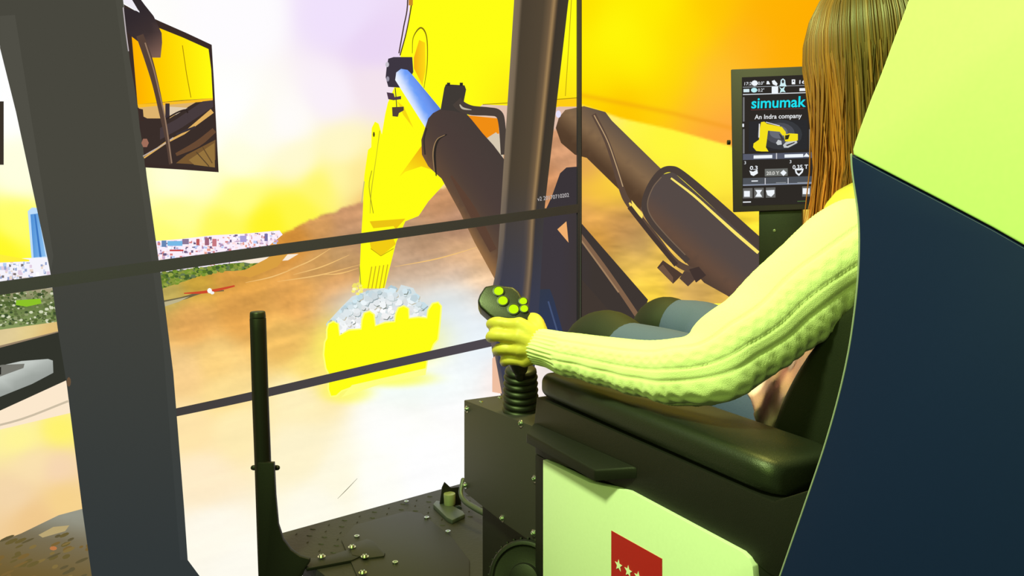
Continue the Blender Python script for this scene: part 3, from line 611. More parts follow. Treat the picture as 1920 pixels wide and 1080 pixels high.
bm = bmesh.new(); disc(bm, ontab(843, 946, .012), Z, .0155, .032, 16, .0165); bmo('hinge_pin', bm, mat('pale green cast', (150, 150, 125), .45, .3), pb, bev=.003)
bm = bmesh.new(); disc(bm, ontab(857, 954, .022), FN, .011, .01, 16); bmo('pivot_knob', bm, mat('blue black plastic', (36, 40, 56), .4), pb, bev=.002)
bm = bmesh.new(); tube(bm, [W(868, 900, 2.12), W(864, 925, 2.1), W(872, 940, 2.08), W(890, 952, 2.05), W(908, 962, 2.02)], [.006, .006, .007, .008, .008], 10); bmo('lever_arm', bm, M_CAST, pb, smooth=True)

# ------------------------------------------------------------------ joystick box
jb = thing('joystick_box', 'dark steel box with round-head bolts carrying the joystick', 'control box', onC(940, 1000, .02))
JO = .012
near = [(870, 752), (1012, 805), (1030, 1080), (1012, 1015), (985, 985), (945, 965), (905, 938), (872, 918)]
near = [(870, 750), (1030, 811), (1030, 1040), (940, 978), (870, 922)]
bm = bmesh.new(); prism(bm, [onC(x, y, JO) for x, y in near], R*.11); bmo('box_shell', bm, M_BOX, jb, bev=.002)
bm = bmesh.new(); prism(bm, [onC(x, y, JO+.03) for x, y in [(905, 930), (1060, 960), (1060, 1300), (905, 1300)]], R*.10); bmo('pedestal', bm, M_BLACK, jb)
for (x, y) in [(876, 767), (977, 794), (873, 910), (942, 972), (1003, 898), (1001, 1000)]: bolt(jb, onC(x, y, JO), OV, .0047)
TOPP = onC(870, 750, JO); 
def onJ(px, py): return hit(px, py, TOPP, U)
for (x, y) in [(902, 756), (937, 748)]: bolt(jb, onJ(x, y), U, .0047)
# joystick
JC = onJ(976, 781)
js = thing('joystick', 'black joystick with yellow lit buttons and rubber bellows, gripped by the driver', 'joystick', JC)
bm = bmesh.new(); lathe(bm, JC, U, [(.036, 0), (.036, .006), (.030, .010)], 32); bmo('mounting_flange', bm, M_RUBBER, js, bev=.001)
prof = [(.031, .008)]
hh = .010
for i in range(6):
    r = .0340-.0006*i; prof += [(r, hh+.003), (r+.001, hh+.007), (r-.001, hh+.011), (r-.006, hh+.0135)]; hh += .0132
prof += [(.030, hh+.003), (.029, hh+.008), (.024, hh+.012), (.014, hh+.014)]
JA = (W(972, 690, 1.372)-JC).normalized()
bm = bmesh.new(); lathe(bm, JC, (U*.75+JA*.25).normalized(), prof, 36); bmo('bellows', bm, M_RUBBER, js, smooth=True)
bm = bmesh.new()
tube(bm, [W(974, 688, 1.440), W(970, 672, 1.425), W(961, 640, 1.380), (W(947, 600, 1.36)), W(944, 580, 1.355)], [.016, .019, .021, .022, .020], 18); tube(bm, [W(974, 688, 1.440), JC+U*.05], .010, 12)
bmo('grip', bm, M_PLASTIC, js, smooth=True)
# head of the grip: a faceted block with a sloping button face
HD = W(945, 565, 1.335); HN = (C0-HD).normalized(); HN = (HN+Z*.55).normalized()
def onH(px, py, off=0): return hit(px, py, HD+HN*off, HN)
hd = [(899, 552), (909, 536), (925, 533), (962, 537), (973, 546), (985, 568), (996, 590), (992, 604), (965, 600), (930, 598), (917, 590), (899, 574), (895, 563)]
bm = bmesh.new(); prism(bm, [onH(x, y, 0) for x, y in hd], -HN*.032); hdo = bmo('grip_head', bm, M_PLASTIC, js, bev=.005, seg=3)
M_BTN = emis('lit yellow green button', (205, 255, 15), 1.0)
for (x, y, r) in [(935, 546, .0078), (943, 564, .0078), (963, 580, .0082), (981, 565, .0062), (983, 579, .0062)]:
    c = onH(x, y, .0004)
    bm = bmesh.new(); lathe(bm, c, HN, [(r*1.32, -.002), (r*1.32, .0012), (r*1.05, .0016), (r*1.02, .0002)], 20); bmo('button_collar', bm, M_RUBBER, js)
    bm = bmesh.new(); lathe(bm, c, HN, [(r, -.001), (r, .0012), (r*.8, .0022), (r*.4, .0027)], 20); bmo('button', bm, M_BTN, js)

# ------------------------------------------------------------------ armrest console
con = thing('armrest_console', 'armrest console: black padded rest over white side panel with red starred sticker', 'console', onC(1230, 1080, .05)-Z*.2)
# cushion
def rounded(bm, o, x, y, z, X, Y, Zz):
    boxf(bm, o, x, y, z, X, Y, Zz)
c0 = onC(1448, 940); c1 = onC(1008, 743)
fd = (c1-c0).normalized(); ud = R.cross(fd).normalized(); Lc = (c1-c0).length
bm = bmesh.new(); n = 28
def rr(wd, ht, r, k=5):
    out = []
    for (cx, cy, a0) in [(wd-r, r, -90), (wd-r, ht-r, 0), (r, ht-r, 90), (r, r, 180)]:
        for i in range(k+1):
            a = math.radians(a0+90*i/k); out.append((cx+r*math.cos(a), cy+r*math.sin(a)))
    return out
CW, CH = .125, .042
sec = [(-.012, .0), (.0, .012), (.006, .02)]
rings = []
ends = [(0, .60), (.003, .75), (.010, .88), (.022, .97), (.04, 1)]
st = [(a, s) for a, s in ends]+[(Lc*t, 1) for t in np.linspace(.12, .88, 12)]+[(Lc-a, s) for a, s in ends[::-1]]
for a, s in st:
    ins = (1-s)*.05
    ring_ = [bm.verts.new(c0+fd*a+R*(x*(1-2*ins/CW)+ins-.004)+ud*((y-.0)*(.35+.65*s)+(.002))) for x, y in rr(CW, CH, .016, 6)]
    rings.append(ring_)
for a, b in zip(rings, rings[1:]):
    for j in range(len(a)): bm.faces.new((a[j], a[(j+1) % len(a)], b[(j+1) % len(a)], b[j]))
bm.faces.new(rings[0]); bm.faces.new(rings[-1][::-1])
cu = bmo('arm_pad', bm, M_LEATHER, con, smooth=True)
# steel tray under the pad, its side face, and folded bracket
bm = bmesh.new(); prism(bm, [onC(x, y, 0) for x, y in [(1006, 744), (1450, 940), (1530, 915), (1530, 1120), (1440, 1075), (1412, 1052), (1395, 1036), (1177, 919), (1020, 860), (1003, 850), (1000, 800)]], R*.12); bmo('side_tray', bm, M_BLACK, con, bev=.003)
BO = -.034
bm = bmesh.new()
pt = [onC(x, y, BO) for x, y in [(987, 832), (1114, 906), (1114, 884), (987, 812)]]
pu = [(987, 812), (1115, 884), (1115, 908), (1108, 908), (987, 838)]
a = [onC(987, 812, -.03), onC(1115, 882, -.03), onC(1195, 876, 0), onC(1002, 792, 0)]
prism(bm, a, -ud*.017); bmo('folded_bracket', bm, M_BLACK, con, bev=.0025)
ring(con, W(1161, 894, (a[1]-C0).dot(FW)*1.005), OV, .0028, 'screw')
# white panel
wp = [(1018, 860), (1108, 905), (1177, 919), (1392, 1035), (1404, 1047), (1411, 1062), (1413, 1085), (1413, 1300), (1018, 1300)]
wp = [(1018, 858), (1177, 919.5), (1392, 1035), (1404, 1047), (1411, 1062), (1413, 1085), (1413, 1290), (1018, 1290)]
wp = [(1018, 862), (1106, 905), (1180, 921), (1392, 1035), (1404, 1047), (1411, 1062), (1413, 1085), (1413, 1290), (1018, 1290)]
bm = bmesh.new(); prism(bm, [onC(x, y, -.006) for x, y in wp], R*.012); bmo('side_panel', bm, M_WHITE, con, bev=.001)
bm = bmesh.new(); prism(bm, [onC(x, y, .003) for x, y in [(1004, 852), (1500, 1090), (1500, 1340), (1004, 1340)]], R*.12); bmo('console_body', bm, M_BLACK, con)
# sticker with seven stars
bm = bmesh.new(); prism(bm, [onC(x, y, -.0068) for x, y in [(1146, 995), (1241, 1048), (1241, 1172), (1146, 1126)]], R*.0008); stk = bmo('sticker', bm, M_RED, con)
s0 = onC(1146, 995, -.0072); sx = (onC(1241, 1048, -.0072)-s0)
sw = sx.length; sxn = sx.normalized(); sdn = (onC(1146, 1126, -.0072)-s0).normalized()
for (u, v) in [(.16, .40), (.36, .40), (.56, .40), (.76, .40), (.26, .58), (.46, .58), (.66, .58)]:
    c = s0+sxn*(u*sw)+sdn*(v*sw); r = .0105*.85; pts = []
    c = c
    for k in range(10):
        a = math.pi/2+k*math.pi/5; rr_ = r if k % 2 == 0 else r*.42
        pts.append(c+sxn*(rr_*math.cos(a))-sdn*(rr_*math.sin(a)))
    bm = bmesh.new(); prism(bm, pts, OV*.0005); bmo('star', bm, M_STAR, stk)
# adjusting wheel, below the joystick box
kw = thing('adjusting_wheel', 'black ribbed hand wheel beside the white panel, below the joystick box', 'hand wheel', onC(968, 1062, -.01))
wc = W(985, 1088, 1.40)
WA = ((C0-wc).normalized()*.8+OV*.5).normalized()
bm = bmesh.new(); lathe(bm, wc, WA, [(.066, -.01), (.069, -.006), (.069, .004), (.066, .008), (.060, .009), (.058, .004), (.030, .003), (.028, .010), (.012, .012)], 48); bmo('wheel_disc', bm, M_BLACK, kw, smooth=False, bev=.0008)
u = WA.orthogonal().normalized(); v = WA.cross(u)
for i in range(32):
    a = 2*math.pi*i/32; d = u*math.cos(a)+v*math.sin(a); tt = WA.cross(d)
    bm = bmesh.new(); boxf(bm, wc+d*.0685-tt*.0015-WA*.004, d, tt, WA, .0035, .003, .008); bmo('rib', bm, M_BLACK, kw, bev=.0006)

# ------------------------------------------------------------------ touch monitor on a post
MD = 1.95
mo = thing('machine_monitor', 'upright black touch monitor with blue lettering and small yellow digger, on a post', 'monitor', W(1460, 560, MD)-Z*.45)
MP = W(1460, 260, MD); mn = (C0-MP); mn.z *= .3; mn = (mn.normalized()+Vector((-.10, 0, 0))).normalized()
def onM(px, py, off=0): return hit(px, py, MP+mn*off, mn)
bm = bmesh.new(); prism(bm, [onM(x, y) for x, y in [(1370, 130), (1560, 122), (1562, 391), (1374, 398)]], -mn*.03); bmo('housing', bm, mat('monitor housing', (42, 24, 50), .6), mo, bev=.003)
bm = bmesh.new(); disc(bm, onM(1369, 267, -.015), -RT, .006, .007, 12); bmo('side_knob', bm, M_PLASTIC, mo)
M_SCR = emis('monitor dark', (46, 42, 38)); 
bm = bmesh.new(); prism(bm, [onM(x, y, .0006) for x, y in [(1391, 145), (1546, 139), (1548, 381), (1392, 386)]], -mn*.0005); scr = bmo('screen', bm, M_SCR, mo)
ML = [.0008]
def mp(name, pts, c):
    ML[0] += .00005; bm = bmesh.new()
    vs = [bm.verts.new(onM(x, y, ML[0])) for x, y in pts]
    for t in tessellate_polygon([[Vector((p[0], p[1], 0)) for p in pts]]):
        bm.faces.new([vs[i] for i in t])
    return bmo(name, bm, emis('monitor %d %d %d' % c, c), scr, recalc=False)
WT = (240, 245, 250)
def skew(y, x): return y-(x-1395)*.030
def mr(name, x0, y0, x1, y1, c): return mp(name, [(x0, skew(y0, x0)), (x1, skew(y0, x1)), (x1, skew(y1, x1)), (x0, skew(y1, x0))], c)
mr('rule_line', 1393, 163, 1545, 164, (170, 175, 180)); mr('rule_line', 1393, 176.5, 1545, 178, (225, 230, 235)); mr('rule_line', 1408, 206, 1508, 207, (120, 60, 60))
mr('glow', 1404, 228, 1514, 284, (44, 44, 46)); mp('glow', ell(1462, 252, 42, 28, 20), (56, 58, 62)); mp('glow', ell(1462, 250, 28, 20, 20), (78, 80, 88)); mp('glow', ell(1460, 248, 17, 12, 20), (104, 108, 118))
mr('bar', 1393, 182, 1396, 228, (120, 120, 122)); mr('bar', 1393, 242, 1396, 288, (120, 120, 122)); mr('bar', 1517, 184, 1520, 226, (130, 130, 132)); mr('bar', 1517, 246, 1520, 290, (130, 130, 132)); mr('slider_mark', 1392, 232, 1395, 238, WT); mr('slider_mark', 1519, 234, 1522, 240, WT)
mr('status_bar', 1393, 289, 1530, 300, (88, 92, 108)); mr('button_label', 1413, 292, 1448, 298, WT); mr('button_label', 1471, 292, 1506, 298, WT); mr('divider', 1455, 289, 1457, 300, (200, 200, 205)); mp('arrow_icon', [(1506, 294), (1512, 287), (1519, 294)], WT)
mr('value_box', 1434, 318, 1477, 332, (110, 112, 108)); mr('tab_bar', 1393, 334, 1530, 348, (80, 84, 90)); mr('tab_rule', 1393, 346, 1530, 348.5, (140, 148, 165)); mr('divider', 1434, 335, 1435.5, 347, (220, 220, 225)); mr('divider', 1477, 336, 1478.5, 347, (220, 220, 225)); mr('tab_mark', 1409, 339, 1421, 341, WT)
mr('tab_mark', 1455, 344, 1474, 345, (160, 165, 170)); mr('tab_mark', 1495, 345, 1530, 346, (160, 165, 170))
for x in (1393, 1414, 1436, 1504): mr('button_tile', x, 353, x+18, 372, (106, 106, 104))
mp('square_icon', rect(1395, 358, 1406, 369), WT); mp('square_icon', rect(1505, 353, 1518, 364), WT)
mp('hourglass_icon', [(1416, 356), (1429, 356), (1425, 362), (1429, 369), (1416, 369), (1420, 362)], WT); mp('bucket_icon', [(1436, 357), (1452, 356), (1452, 363), (1446, 369), (1439, 366)], WT)
mr('menu_mark', 1393, 378, 1408, 380, WT); mr('menu_mark', 1495, 380, 1512, 381, (90, 130, 70))
# little icons of the top rows
mp('sun_icon', ell(1415, 156, 6, 5.5, 8), WT); mp('gauge_icon', ell(1414, 169, 6, 4.5, 10), (190, 240, 245)); mp('pump_icon', [(1437, 158), (1438, 152), (1441, 152), (1444, 158)], WT); mp('tool_icon', [(1447, 152), (1452, 150), (1458, 157), (1456, 161), (1449, 158)], WT)
mp('bell_icon', [(1463, 158), (1464, 150), (1468, 147), (1472, 150), (1473, 158), (1475, 162), (1461, 162)], (210, 240, 245)); mp('bell_inner', ell(1468, 153, 2.4, 3.5, 8), (60, 60, 62)); mp('fuel_icon', rect(1484.5, 149, 1491, 158), WT); mp('fuel_window', rect(1486.5, 151, 1489, 153.5), (60, 60, 62))
mr('key_icon', 1447, 164, 1459, 177, WT); mp('fan_icon', [(1461, 163), (1466, 166), (1472, 162), (1470, 168), (1473, 173), (1467, 172), (1462, 174), (1464, 168)], (200, 240, 242)); mr('key_icon', 1394, 167, 1405, 173, (215, 235, 240)); mr('rate_mark', 1499, 168.5, 1521, 174, WT)
# digger picture on the monitor
YM = (245, 225, 30)
mp('digger_picture', [(1423, 262), (1425, 240), (1427, 229), (1433, 228), (1438, 232), (1452, 235), (1466, 238), (1473, 247), (1474, 254), (1467, 254), (1462, 247), (1440, 245), (1438, 262), (1436, 276), (1441, 284), (1428, 284), (1418, 283), (1412, 276), (1413, 269)], YM)
mp('digger_picture', [(1470, 253), (1480, 250), (1496, 251), (1496, 263), (1486, 266), (1472, 265)], YM); mp('digger_picture', [(1472, 254), (1481, 252), (1478, 261), (1472, 262)], (50, 48, 30))
mp('digger_picture', [(1468, 272), (1474, 266), (1494, 264), (1495, 268), (1478, 277), (1470, 277)], (196, 200, 200)); mp('digger_picture', [(1473, 272), (1490, 266), (1490, 268), (1476, 274)], (50, 50, 52)); mp('digger_picture', [(1455, 268), (1459, 262), (1465, 264), (1466, 271), (1458, 272)], (200, 205, 208)); mp('digger_picture', stroke([(1424, 232), (1423, 258)], 2.2), (225, 225, 225)); mp('digger_picture', stroke([(1436, 229), (1462, 236)], 1.5), (225, 225, 225)); mp('digger_picture', [(1460, 250), (1466, 254), (1470, 262), (1466, 263)], (60, 60, 60))
mp('bucket_icon', [(1405, 320), (1412, 322), (1420, 318), (1421, 325), (1413, 330), (1408, 328)], WT); mp('shield_icon', [(1490, 317), (1507, 316), (1505, 323), (1498, 330), (1492, 325)], WT); mp('shield_inner', [(1493, 319.5), (1504, 319), (1502, 322), (1498, 326), (1495, 324)], (46, 42, 38)); mp('diamond_icon', [(1463, 324), (1469, 318.5), (1475, 324), (1469, 330)], WT)
def mt(name, s, x, y, hpx, c, wpx=None, align='LEFT', bold=0.0):
    o0 = onM(x, y, .0018); xa = (onM(x+30, skew(y, x+30)-skew(y, x)+y, .0018)-o0).normalized(); ya = mn.cross(xa).normalized(); sz = hpx/FPX*MD*1.38
    o = text_mesh(name, s, sz, o0, xa, ya, emis('text %d %d %d' % c, c), scr, thick=.0001, bold=bold)
    if wpx:
        vs = np.array([(v.co-o0).dot(xa) for v in o.data.vertices]); wd = vs.max()-vs.min(); k = wpx/FPX*MD/wd
        for v in o.data.vertices:
            d = (v.co-o0).dot(xa); v.co += xa*(d*(k-1))
    return o
mt('display_text', 'simumak', 1408, 203, 20, (30, 225, 240), 97, bold=.0006)
mt('display_text', 'An Indra company', 1415, 223.5, 8.5, (235, 238, 240), 84, bold=.0002)
mt('display_text', '17:21', 1394, 160, 6, WT, 16); mt('display_text', '0.0°', 1421, 159, 6, WT, 11); mt('display_text', '1650', 1496, 157, 6.5, WT, 24, bold=.0002); mt('display_text', '0.2°', 1421, 172, 6, WT, 11)
mt('display_text', '3', 1395, 308, 6, WT); mt('display_text', '3', 1480, 306, 6, WT); mt('display_text', '0.3', 1406, 318.5, 7.5, WT, 14, bold=.0002); mt('display_text', '0.35 T', 1486, 317, 7.5, WT, 27, bold=.0002); mt('display_text', '20.0 Y', 1437, 328, 6.5, (215, 215, 210), 23, bold=.0002)
# post
bm = bmesh.new(); q = [(1423, 392), (1504, 390), (1504, 560), (1423, 560)]; prism(bm, [onM(x, y, -.012) for x, y in q], -mn*.05)
bmo('post', bm, M_BLACK, mo, bev=.002)
pc = onM(1464, 560, -.03); bm = bmesh.new(); boxf(bm, Vector((pc.x-.03, pc.y-.02, ZP)), Vector((1, 0, 0)), Vector((0, 1, 0)), Z, .06, .05, pc.z-ZP+.03); bmo('post_foot', bm, M_BLACK, mo)
bolt(mo, onM(1452, 432, -.010), mn, .0022, 'screw')

# ------------------------------------------------------------------ white and navy side shell in the foreground
SH = W(1602, 290, .72)
def onW(px, py, off=0): return hit(px, py, SH+R*off, R)
shell = thing('cabin_side_shell', 'large curved side shell at the right, pale upper part over navy lower part', 'cabin shell', onW(1700, 1500, 0)*1)
shell.location.z = 0
edge = crom([(1730, -95), (1702, 0), (1676, 70), (1652, 135), (1628, 195), (1606, 255), (1598, 280)], 26)[:, :2]
edge2 = crom([(1597, 290), (1600, 330), (1610, 400), (1612, 470), (1606, 560), (1588, 680), (1555, 810), (1512, 940), (1466, 1072), (1440, 1150)], 40)[:, :2]
up = [tuple(p) for p in edge]+[(1599, 291), (1660, 322), (1760, 374), (1860, 427), (1925, 464), (2080, 560), (2080, -95)]
dn = [tuple(p) for p in edge2]+[(1424, 1220), (1408, 1500), (2080, 1500), (2080, 564), (1925, 468), (1860, 431), (1760, 378), (1660, 326), (1599, 293)]
bm = bmesh.new(); prism(bm, [onW(x, y) for x, y in up], R*.035); bmo('upper_panel', bm, mat('lime lit white board', (206, 226, 158), .5), shell, bev=.0025, seg=3)  # white board; the green room light is mixed into its base colour
bm = bmesh.new(); prism(bm, [onW(x, y) for x, y in dn], R*.035); bmo('lower_panel', bm, M_NAVY, shell, bev=.0018, seg=3)
# edge banding along the front of the lower panel
bm = bmesh.new(); tube(bm, [onW(x-.6, y, .004) for x, y in edge2[::3]], .0011, 6, k=60); bmo('edge_trim', bm, mat('pale edge band', (150, 150, 160), .4), shell, smooth=True)
# foot carrying the shell to the floor
f0 = onW(1560, 1500, .0); bm = bmesh.new(); boxf(bm, Vector((f0.x, f0.y, 0)), R, FH, Z, .035, -.25, f0.z+.01); bmo('shell_foot', bm, M_BLACK, shell)

# ------------------------------------------------------------------ operator seat
seat = thing('operator_seat', 'black padded operator seat behind the armrest, mostly hidden by the shell', 'seat', W(1540, 900, 1.25)-Z*.35)
def pad(name, o, x, y, z, X, Y, Zz, bev, m=M_LEATHER):
    bm = bmesh.new(); boxf(bm, o, x, y, z, X, Y, Zz); return bmo(name, bm, m, seat, smooth=True, bev=bev, seg=5)
SB = W(1478, 850, 1.08)
tl = (Z*.84-FH*.54).normalized()
def onB(px, py, off=0): return hit(px, py, SB+R*off, R)
bk = crom([(1432, 850), (1446, 800), (1470, 735), (1510, 665), (1560, 605), (1612, 552), (1660, 480), (1700, 400)], 22)[:, :2]
bkp = [tuple(p) for p in bk]+[(1790, 440), (1740, 600), (1650, 760), (1560, 900), (1440, 900)]
bm = bmesh.new(); prism(bm, [onB(x, y) for x, y in bkp], R*.40); bmo('backrest', bm, M_LEATHER, seat, smooth=True, bev=.012, seg=4)
sp = W(1440, 880, 1.2); pad('seat_cushion', Vector((sp.x, sp.y, ZP+.30))-FH*.02+R*.06, FH, R, Z, .42, .42, .10, .03)
bm = bmesh.new(); boxf(bm, Vector((sp.x, sp.y, ZP))+R*.12+FH*.05, FH, R, Z, .28, .28, .30); bmo('seat_pedestal', bm, M_BLACK, seat)

# ------------------------------------------------------------------ the driver
M_SKIN = mat('skin', (216, 188, 84), .5, 0, .15, 400)
M_KNIT = mat('cream knit wool', (238, 237, 196), .9, 0, .8, 900, .06, .2, 0, .3)
M_JEANS = mat('teal blue denim', (80, 88, 150), .85, 0, .6, 1200, .12)
M_BOOT = mat('black knee boots', (22, 21, 20), .7, 0, .2, 500)
person = thing('person', 'long-haired person in a cream cable-knit sweater and jeans, hand on the joystick', 'person', W(1560, 900, 1.3)-Z*.30)
def V4(px, py, d, r): return (W(px, py, d), r)
def chain(bm, L, n=14, k=None): tube(bm, [x[0] for x in L], [x[1] for x in L], n, k)
sh = W(1605, 455, 1.06); elb = W(1312, 690, 1.075); wr = W(1018, 648, 1.30)
neck = W(1650, 330, 1.16); pel = W(1580, 800, 1.30)
kneeL = W(1132, 652, 1.52); kneeR = W(1262, 622, 1.66)
bm = bmesh.new()
chain(bm, [(pel, .13), (pel.lerp(neck, .35), .12), (pel.lerp(neck, .72), .085), (pel.lerp(neck, .9), .065), (neck+Z*.02, .05)], 24)
chain(bm, [(neck-Z*.09, .06), (neck, .05), (neck+Z*.06, .048)], 16)
hc = W(1645, 105, 1.16)                           # head centre
hf = Vector((-.52, .85, -.15)).normalized(); hr = Vector((.85, .52, 0)).normalized(); hu = hr.cross(hf).normalized()
# head: a shaped ellipsoid with face
hb = bmesh.new(); bmesh.ops.create_uvsphere(hb, u_segments=40, v_segments=28, radius=1)
for v in hb.verts:
    x, y, z = v.co
    jaw = 1-.28*max(0, -z)**1.2
    px_ = x*.072*jaw; py_ = y*(.088 if y < 0 else .090*(1-.10*max(0, -z))); pz_ = z*.108
    if y > 0:                                     # face relief: nose, sockets, lips, chin
        g = lambda a, b, sa, sb: math.exp(-((px_-a)/sa)**2-((pz_-b)/sb)**2)
        py_ += .020*g(0, -.022, .011, .02)+.008*g(0, .0, .010, .03)-.009*g(.032, .004, .016, .012)-.009*g(-.032, .004, .016, .012)+.006*g(0, -.058, .02, .008)+.008*g(0, -.098, .02, .014)-.003*g(0, -.051, .02, .004)+.004*g(.03, .026, .02, .008)+.004*g(-.03, .026, .02, .008)
    v.co = hc+hr*px_+hf*py_+hu*pz_
off = len(bm.verts); mp_ = {}
for v in hb.verts: mp_[v] = bm.verts.new(v.co)
for f in hb.faces: bm.faces.new([mp_[v] for v in f.verts])
hb.free()
chain(bm, [(neck, .048), (hc-hu*.06-hf*.01, .05)], 16)
for s in (-1, 1): chain(bm, [(hc+hr*s*.068-hu*.03, .008), (hc+hr*s*.072, .010), (hc+hr*s*.073+hu*.022-hf*.008, .010)], 8)
shR = neck+R*.02+(neck-sh); shR = W(1760, 440, 1.34)
chain(bm, [(neck-Z*.07, .06), (sh.lerp(neck, .3), .055), (sh, .05), (sh.lerp(elb, .5), .040), (elb, .032), (elb.lerp(wr, .4), .028), (wr, .023)], 16)
handR = W(1420, 600, 1.75); elR = W(1640, 700, 1.55)
chain(bm, [(neck-Z*.07, .06), (shR, .05), (shR.lerp(elR, .5), .043), (elR, .036), (elR.lerp(handR, .5), .034), (handR, .022)], 16)
hipL, hipR = W(1500, 830, 1.24), W(1580, 810, 1.42)
ankL = Vector((kneeL.x-.03, kneeL.y+.06, ZP+.08)); ankR = Vector((kneeR.x-.03, kneeR.y+.06, ZP+.08))
for hp, kn, an in ((hipL, kneeL, ankL), (hipR, kneeR, ankR)):
    chain(bm, [(pel, .10), (hp, .082), (hp.lerp(kn, .5), .052), (kn, .038), (kn.lerp(an, .35), .044), (an, .032)], 18)
    chain(bm, [(an-Z*.03, .034), (an-Z*.045+FH*.08, .03), (an-Z*.05+FH*.14, .024)], 12)
# left hand closed on the grip: palm, four fingers of unequal length, thumb from the side of the palm
mcp = [(974, 609, 1.298), (974, 632, 1.292), (977, 655, 1.294), (984, 676, 1.302)]
pip = [(931, 605, 1.314), (927, 629, 1.308), (939, 654, 1.312), (950, 675, 1.318)]
dip = [(921, 608, 1.348), (921, 633, 1.346), (932, 658, 1.348), (946, 679, 1.350)]
tip = [(940, 604, 1.388), (938, 630, 1.390), (945, 655, 1.388), (955, 674, 1.380)]
fr = [.0094, .0096, .0092, .0084]
for i in range(4):
    m_, p_, d_, t_ = (W(*q[i]) for q in (mcp, pip, dip, tip))
    chain(bm, [(wr+(m_-wr)*.12, .022), (wr.lerp(m_, .6), .0185), (m_, fr[i]*1.42)], 12)
    chain(bm, [(m_, fr[i]*1.28), (m_.lerp(p_, .5), fr[i]*1.02), (p_, fr[i]*1.08), (d_, fr[i]*.95), (t_, fr[i]*.8)], 12)
chain(bm, [(wr+FH*.01, .021), (W(1008, 622, 1.305), .0175), (W(1002, 601, 1.325), .0130), (W(986, 600, 1.365), .0105), (W(968, 603, 1.385), .0085)], 12)
# right hand, hidden behind the body
for i in range(4):
    b0 = handR+Z*(.018-.012*i); chain(bm, [(handR, .018), (b0+FH*.06, .0105), (b0+FH*.10, .0085), (b0+FH*.115-R*.02, .0078)], 10)
chain(bm, [(handR, .016), (handR+FH*.04-R*.02+Z*.01, .012), (handR+FH*.07-R*.03+Z*.01, .009)], 10)
body = bmo('body', bm, M_SKIN, person)
md = body.modifiers.new('fuse', 'REMESH'); md.mode = 'VOXEL'; md.voxel_size = .0026; md.use_smooth_shade = True
sm = body.modifiers.new('soft', 'SMOOTH'); sm.factor = .5; sm.iterations = 3

# --- sweater sleeve as a knitted loft
def knit_sleeve(path, name, rings_=300, seg=128):
    A = crom(path, rings_); P_ = [Vector(a[:3]) for a in A]; bm = bmesh.new(); rings = []
    Ls = [0]
    for a, b in zip(P_, P_[1:]): Ls.append(Ls[-1]+(b-a).length)
    T = Ls[-1]
    for i in range(rings_):
        t = (P_[min(i+1, rings_-1)]-P_[max(i-1, 0)]).normalized(); s = Ls[i]
        nn = (Z-t*Z.dot(t)).normalized(); b = t.cross(nn)
        if b.dot(C0-P_[i]) < 0: b = -b
        row = []
        cuff = max(0, min(1, (.075-(T-s))/.012)); body_k = 1-cuff
        for j in range(seg):
            th = 2*math.pi*j/seg; r = A[i][3]
            # big soft folds
            wr_ = .0024*math.sin(s*62+1.2*math.sin(th*2))*math.exp(-((s-T*.50)/.10)**2)+.0016*math.sin(s*95+2*math.cos(th))*max(0, math.sin(th-.6))
            d = wr_+.0010*math.sin(th*5+s*9)
            # cables: pairs of strands crossing, in lines along the sleeve
            deg = math.degrees(th) % 360
            for cdeg, wd in ((128, 26), (205, 20), (62, 15), (285, 20)):
                q = (deg-cdeg)/wd
                if abs(q) < 1.3:
                    ph = math.sin(s*2*math.pi/.036); st1 = math.exp(-((q-.5*ph)/.36)**2); st2 = math.exp(-((q+.5*ph)/.36)**2)
                    d += body_k*(.0026*max(st1, st2) if cdeg != 62 else .0014*max(st1, st2)); d -= body_k*.0022*math.exp(-((abs(q)-1.15)/.12)**2)
            d += body_k*.0005*math.sin(th*60)*math.cos(s*1400)
            d += cuff*(.0016*math.cos(th*30)-.002)
            row.append(bm.verts.new(P_[i]+(nn*math.cos(th)+b*math.sin(th))*(r+d)))
        rings.append(row)
    # rolled cuff end
    t = (P_[-1]-P_[-2]).normalized(); last = rings[-1]; c = P_[-1]
    for k, (dz, s) in enumerate([(.003, .97), (.003, .88), (-.004, .78), (-.02, .74)]):
        rings.append([bm.verts.new(c+(v.co-c)*s+t*dz) for v in last])
    for a, b in zip(rings, rings[1:]):
        for j in range(seg): bm.faces.new((a[j], a[(j+1) % seg], b[(j+1) % seg], b[j]))
    return bm
def rp(px, py, d, rpx): q = W(px, py, d); return [q.x, q.y, q.z, rpx*d/FPX]
path = [rp(1700, 420, 1.12, 60), rp(1640, 440, 1.08, 84), rp(1590, 476, 1.06, 96), rp(1530, 525, 1.05, 90), rp(1460, 588, 1.05, 86), rp(1390, 645, 1.05, 80), rp(1325, 688, 1.06, 74), rp(1270, 697, 1.09, 62), rp(1200, 690, 1.14, 53), rp(1120, 674, 1.20, 45), rp(1060, 662, 1.25, 41), rp(1024, 652, 1.285, 36), rp(1009, 650, 1.30, 33)]
bmS = knit_sleeve(path, 'sleeve')
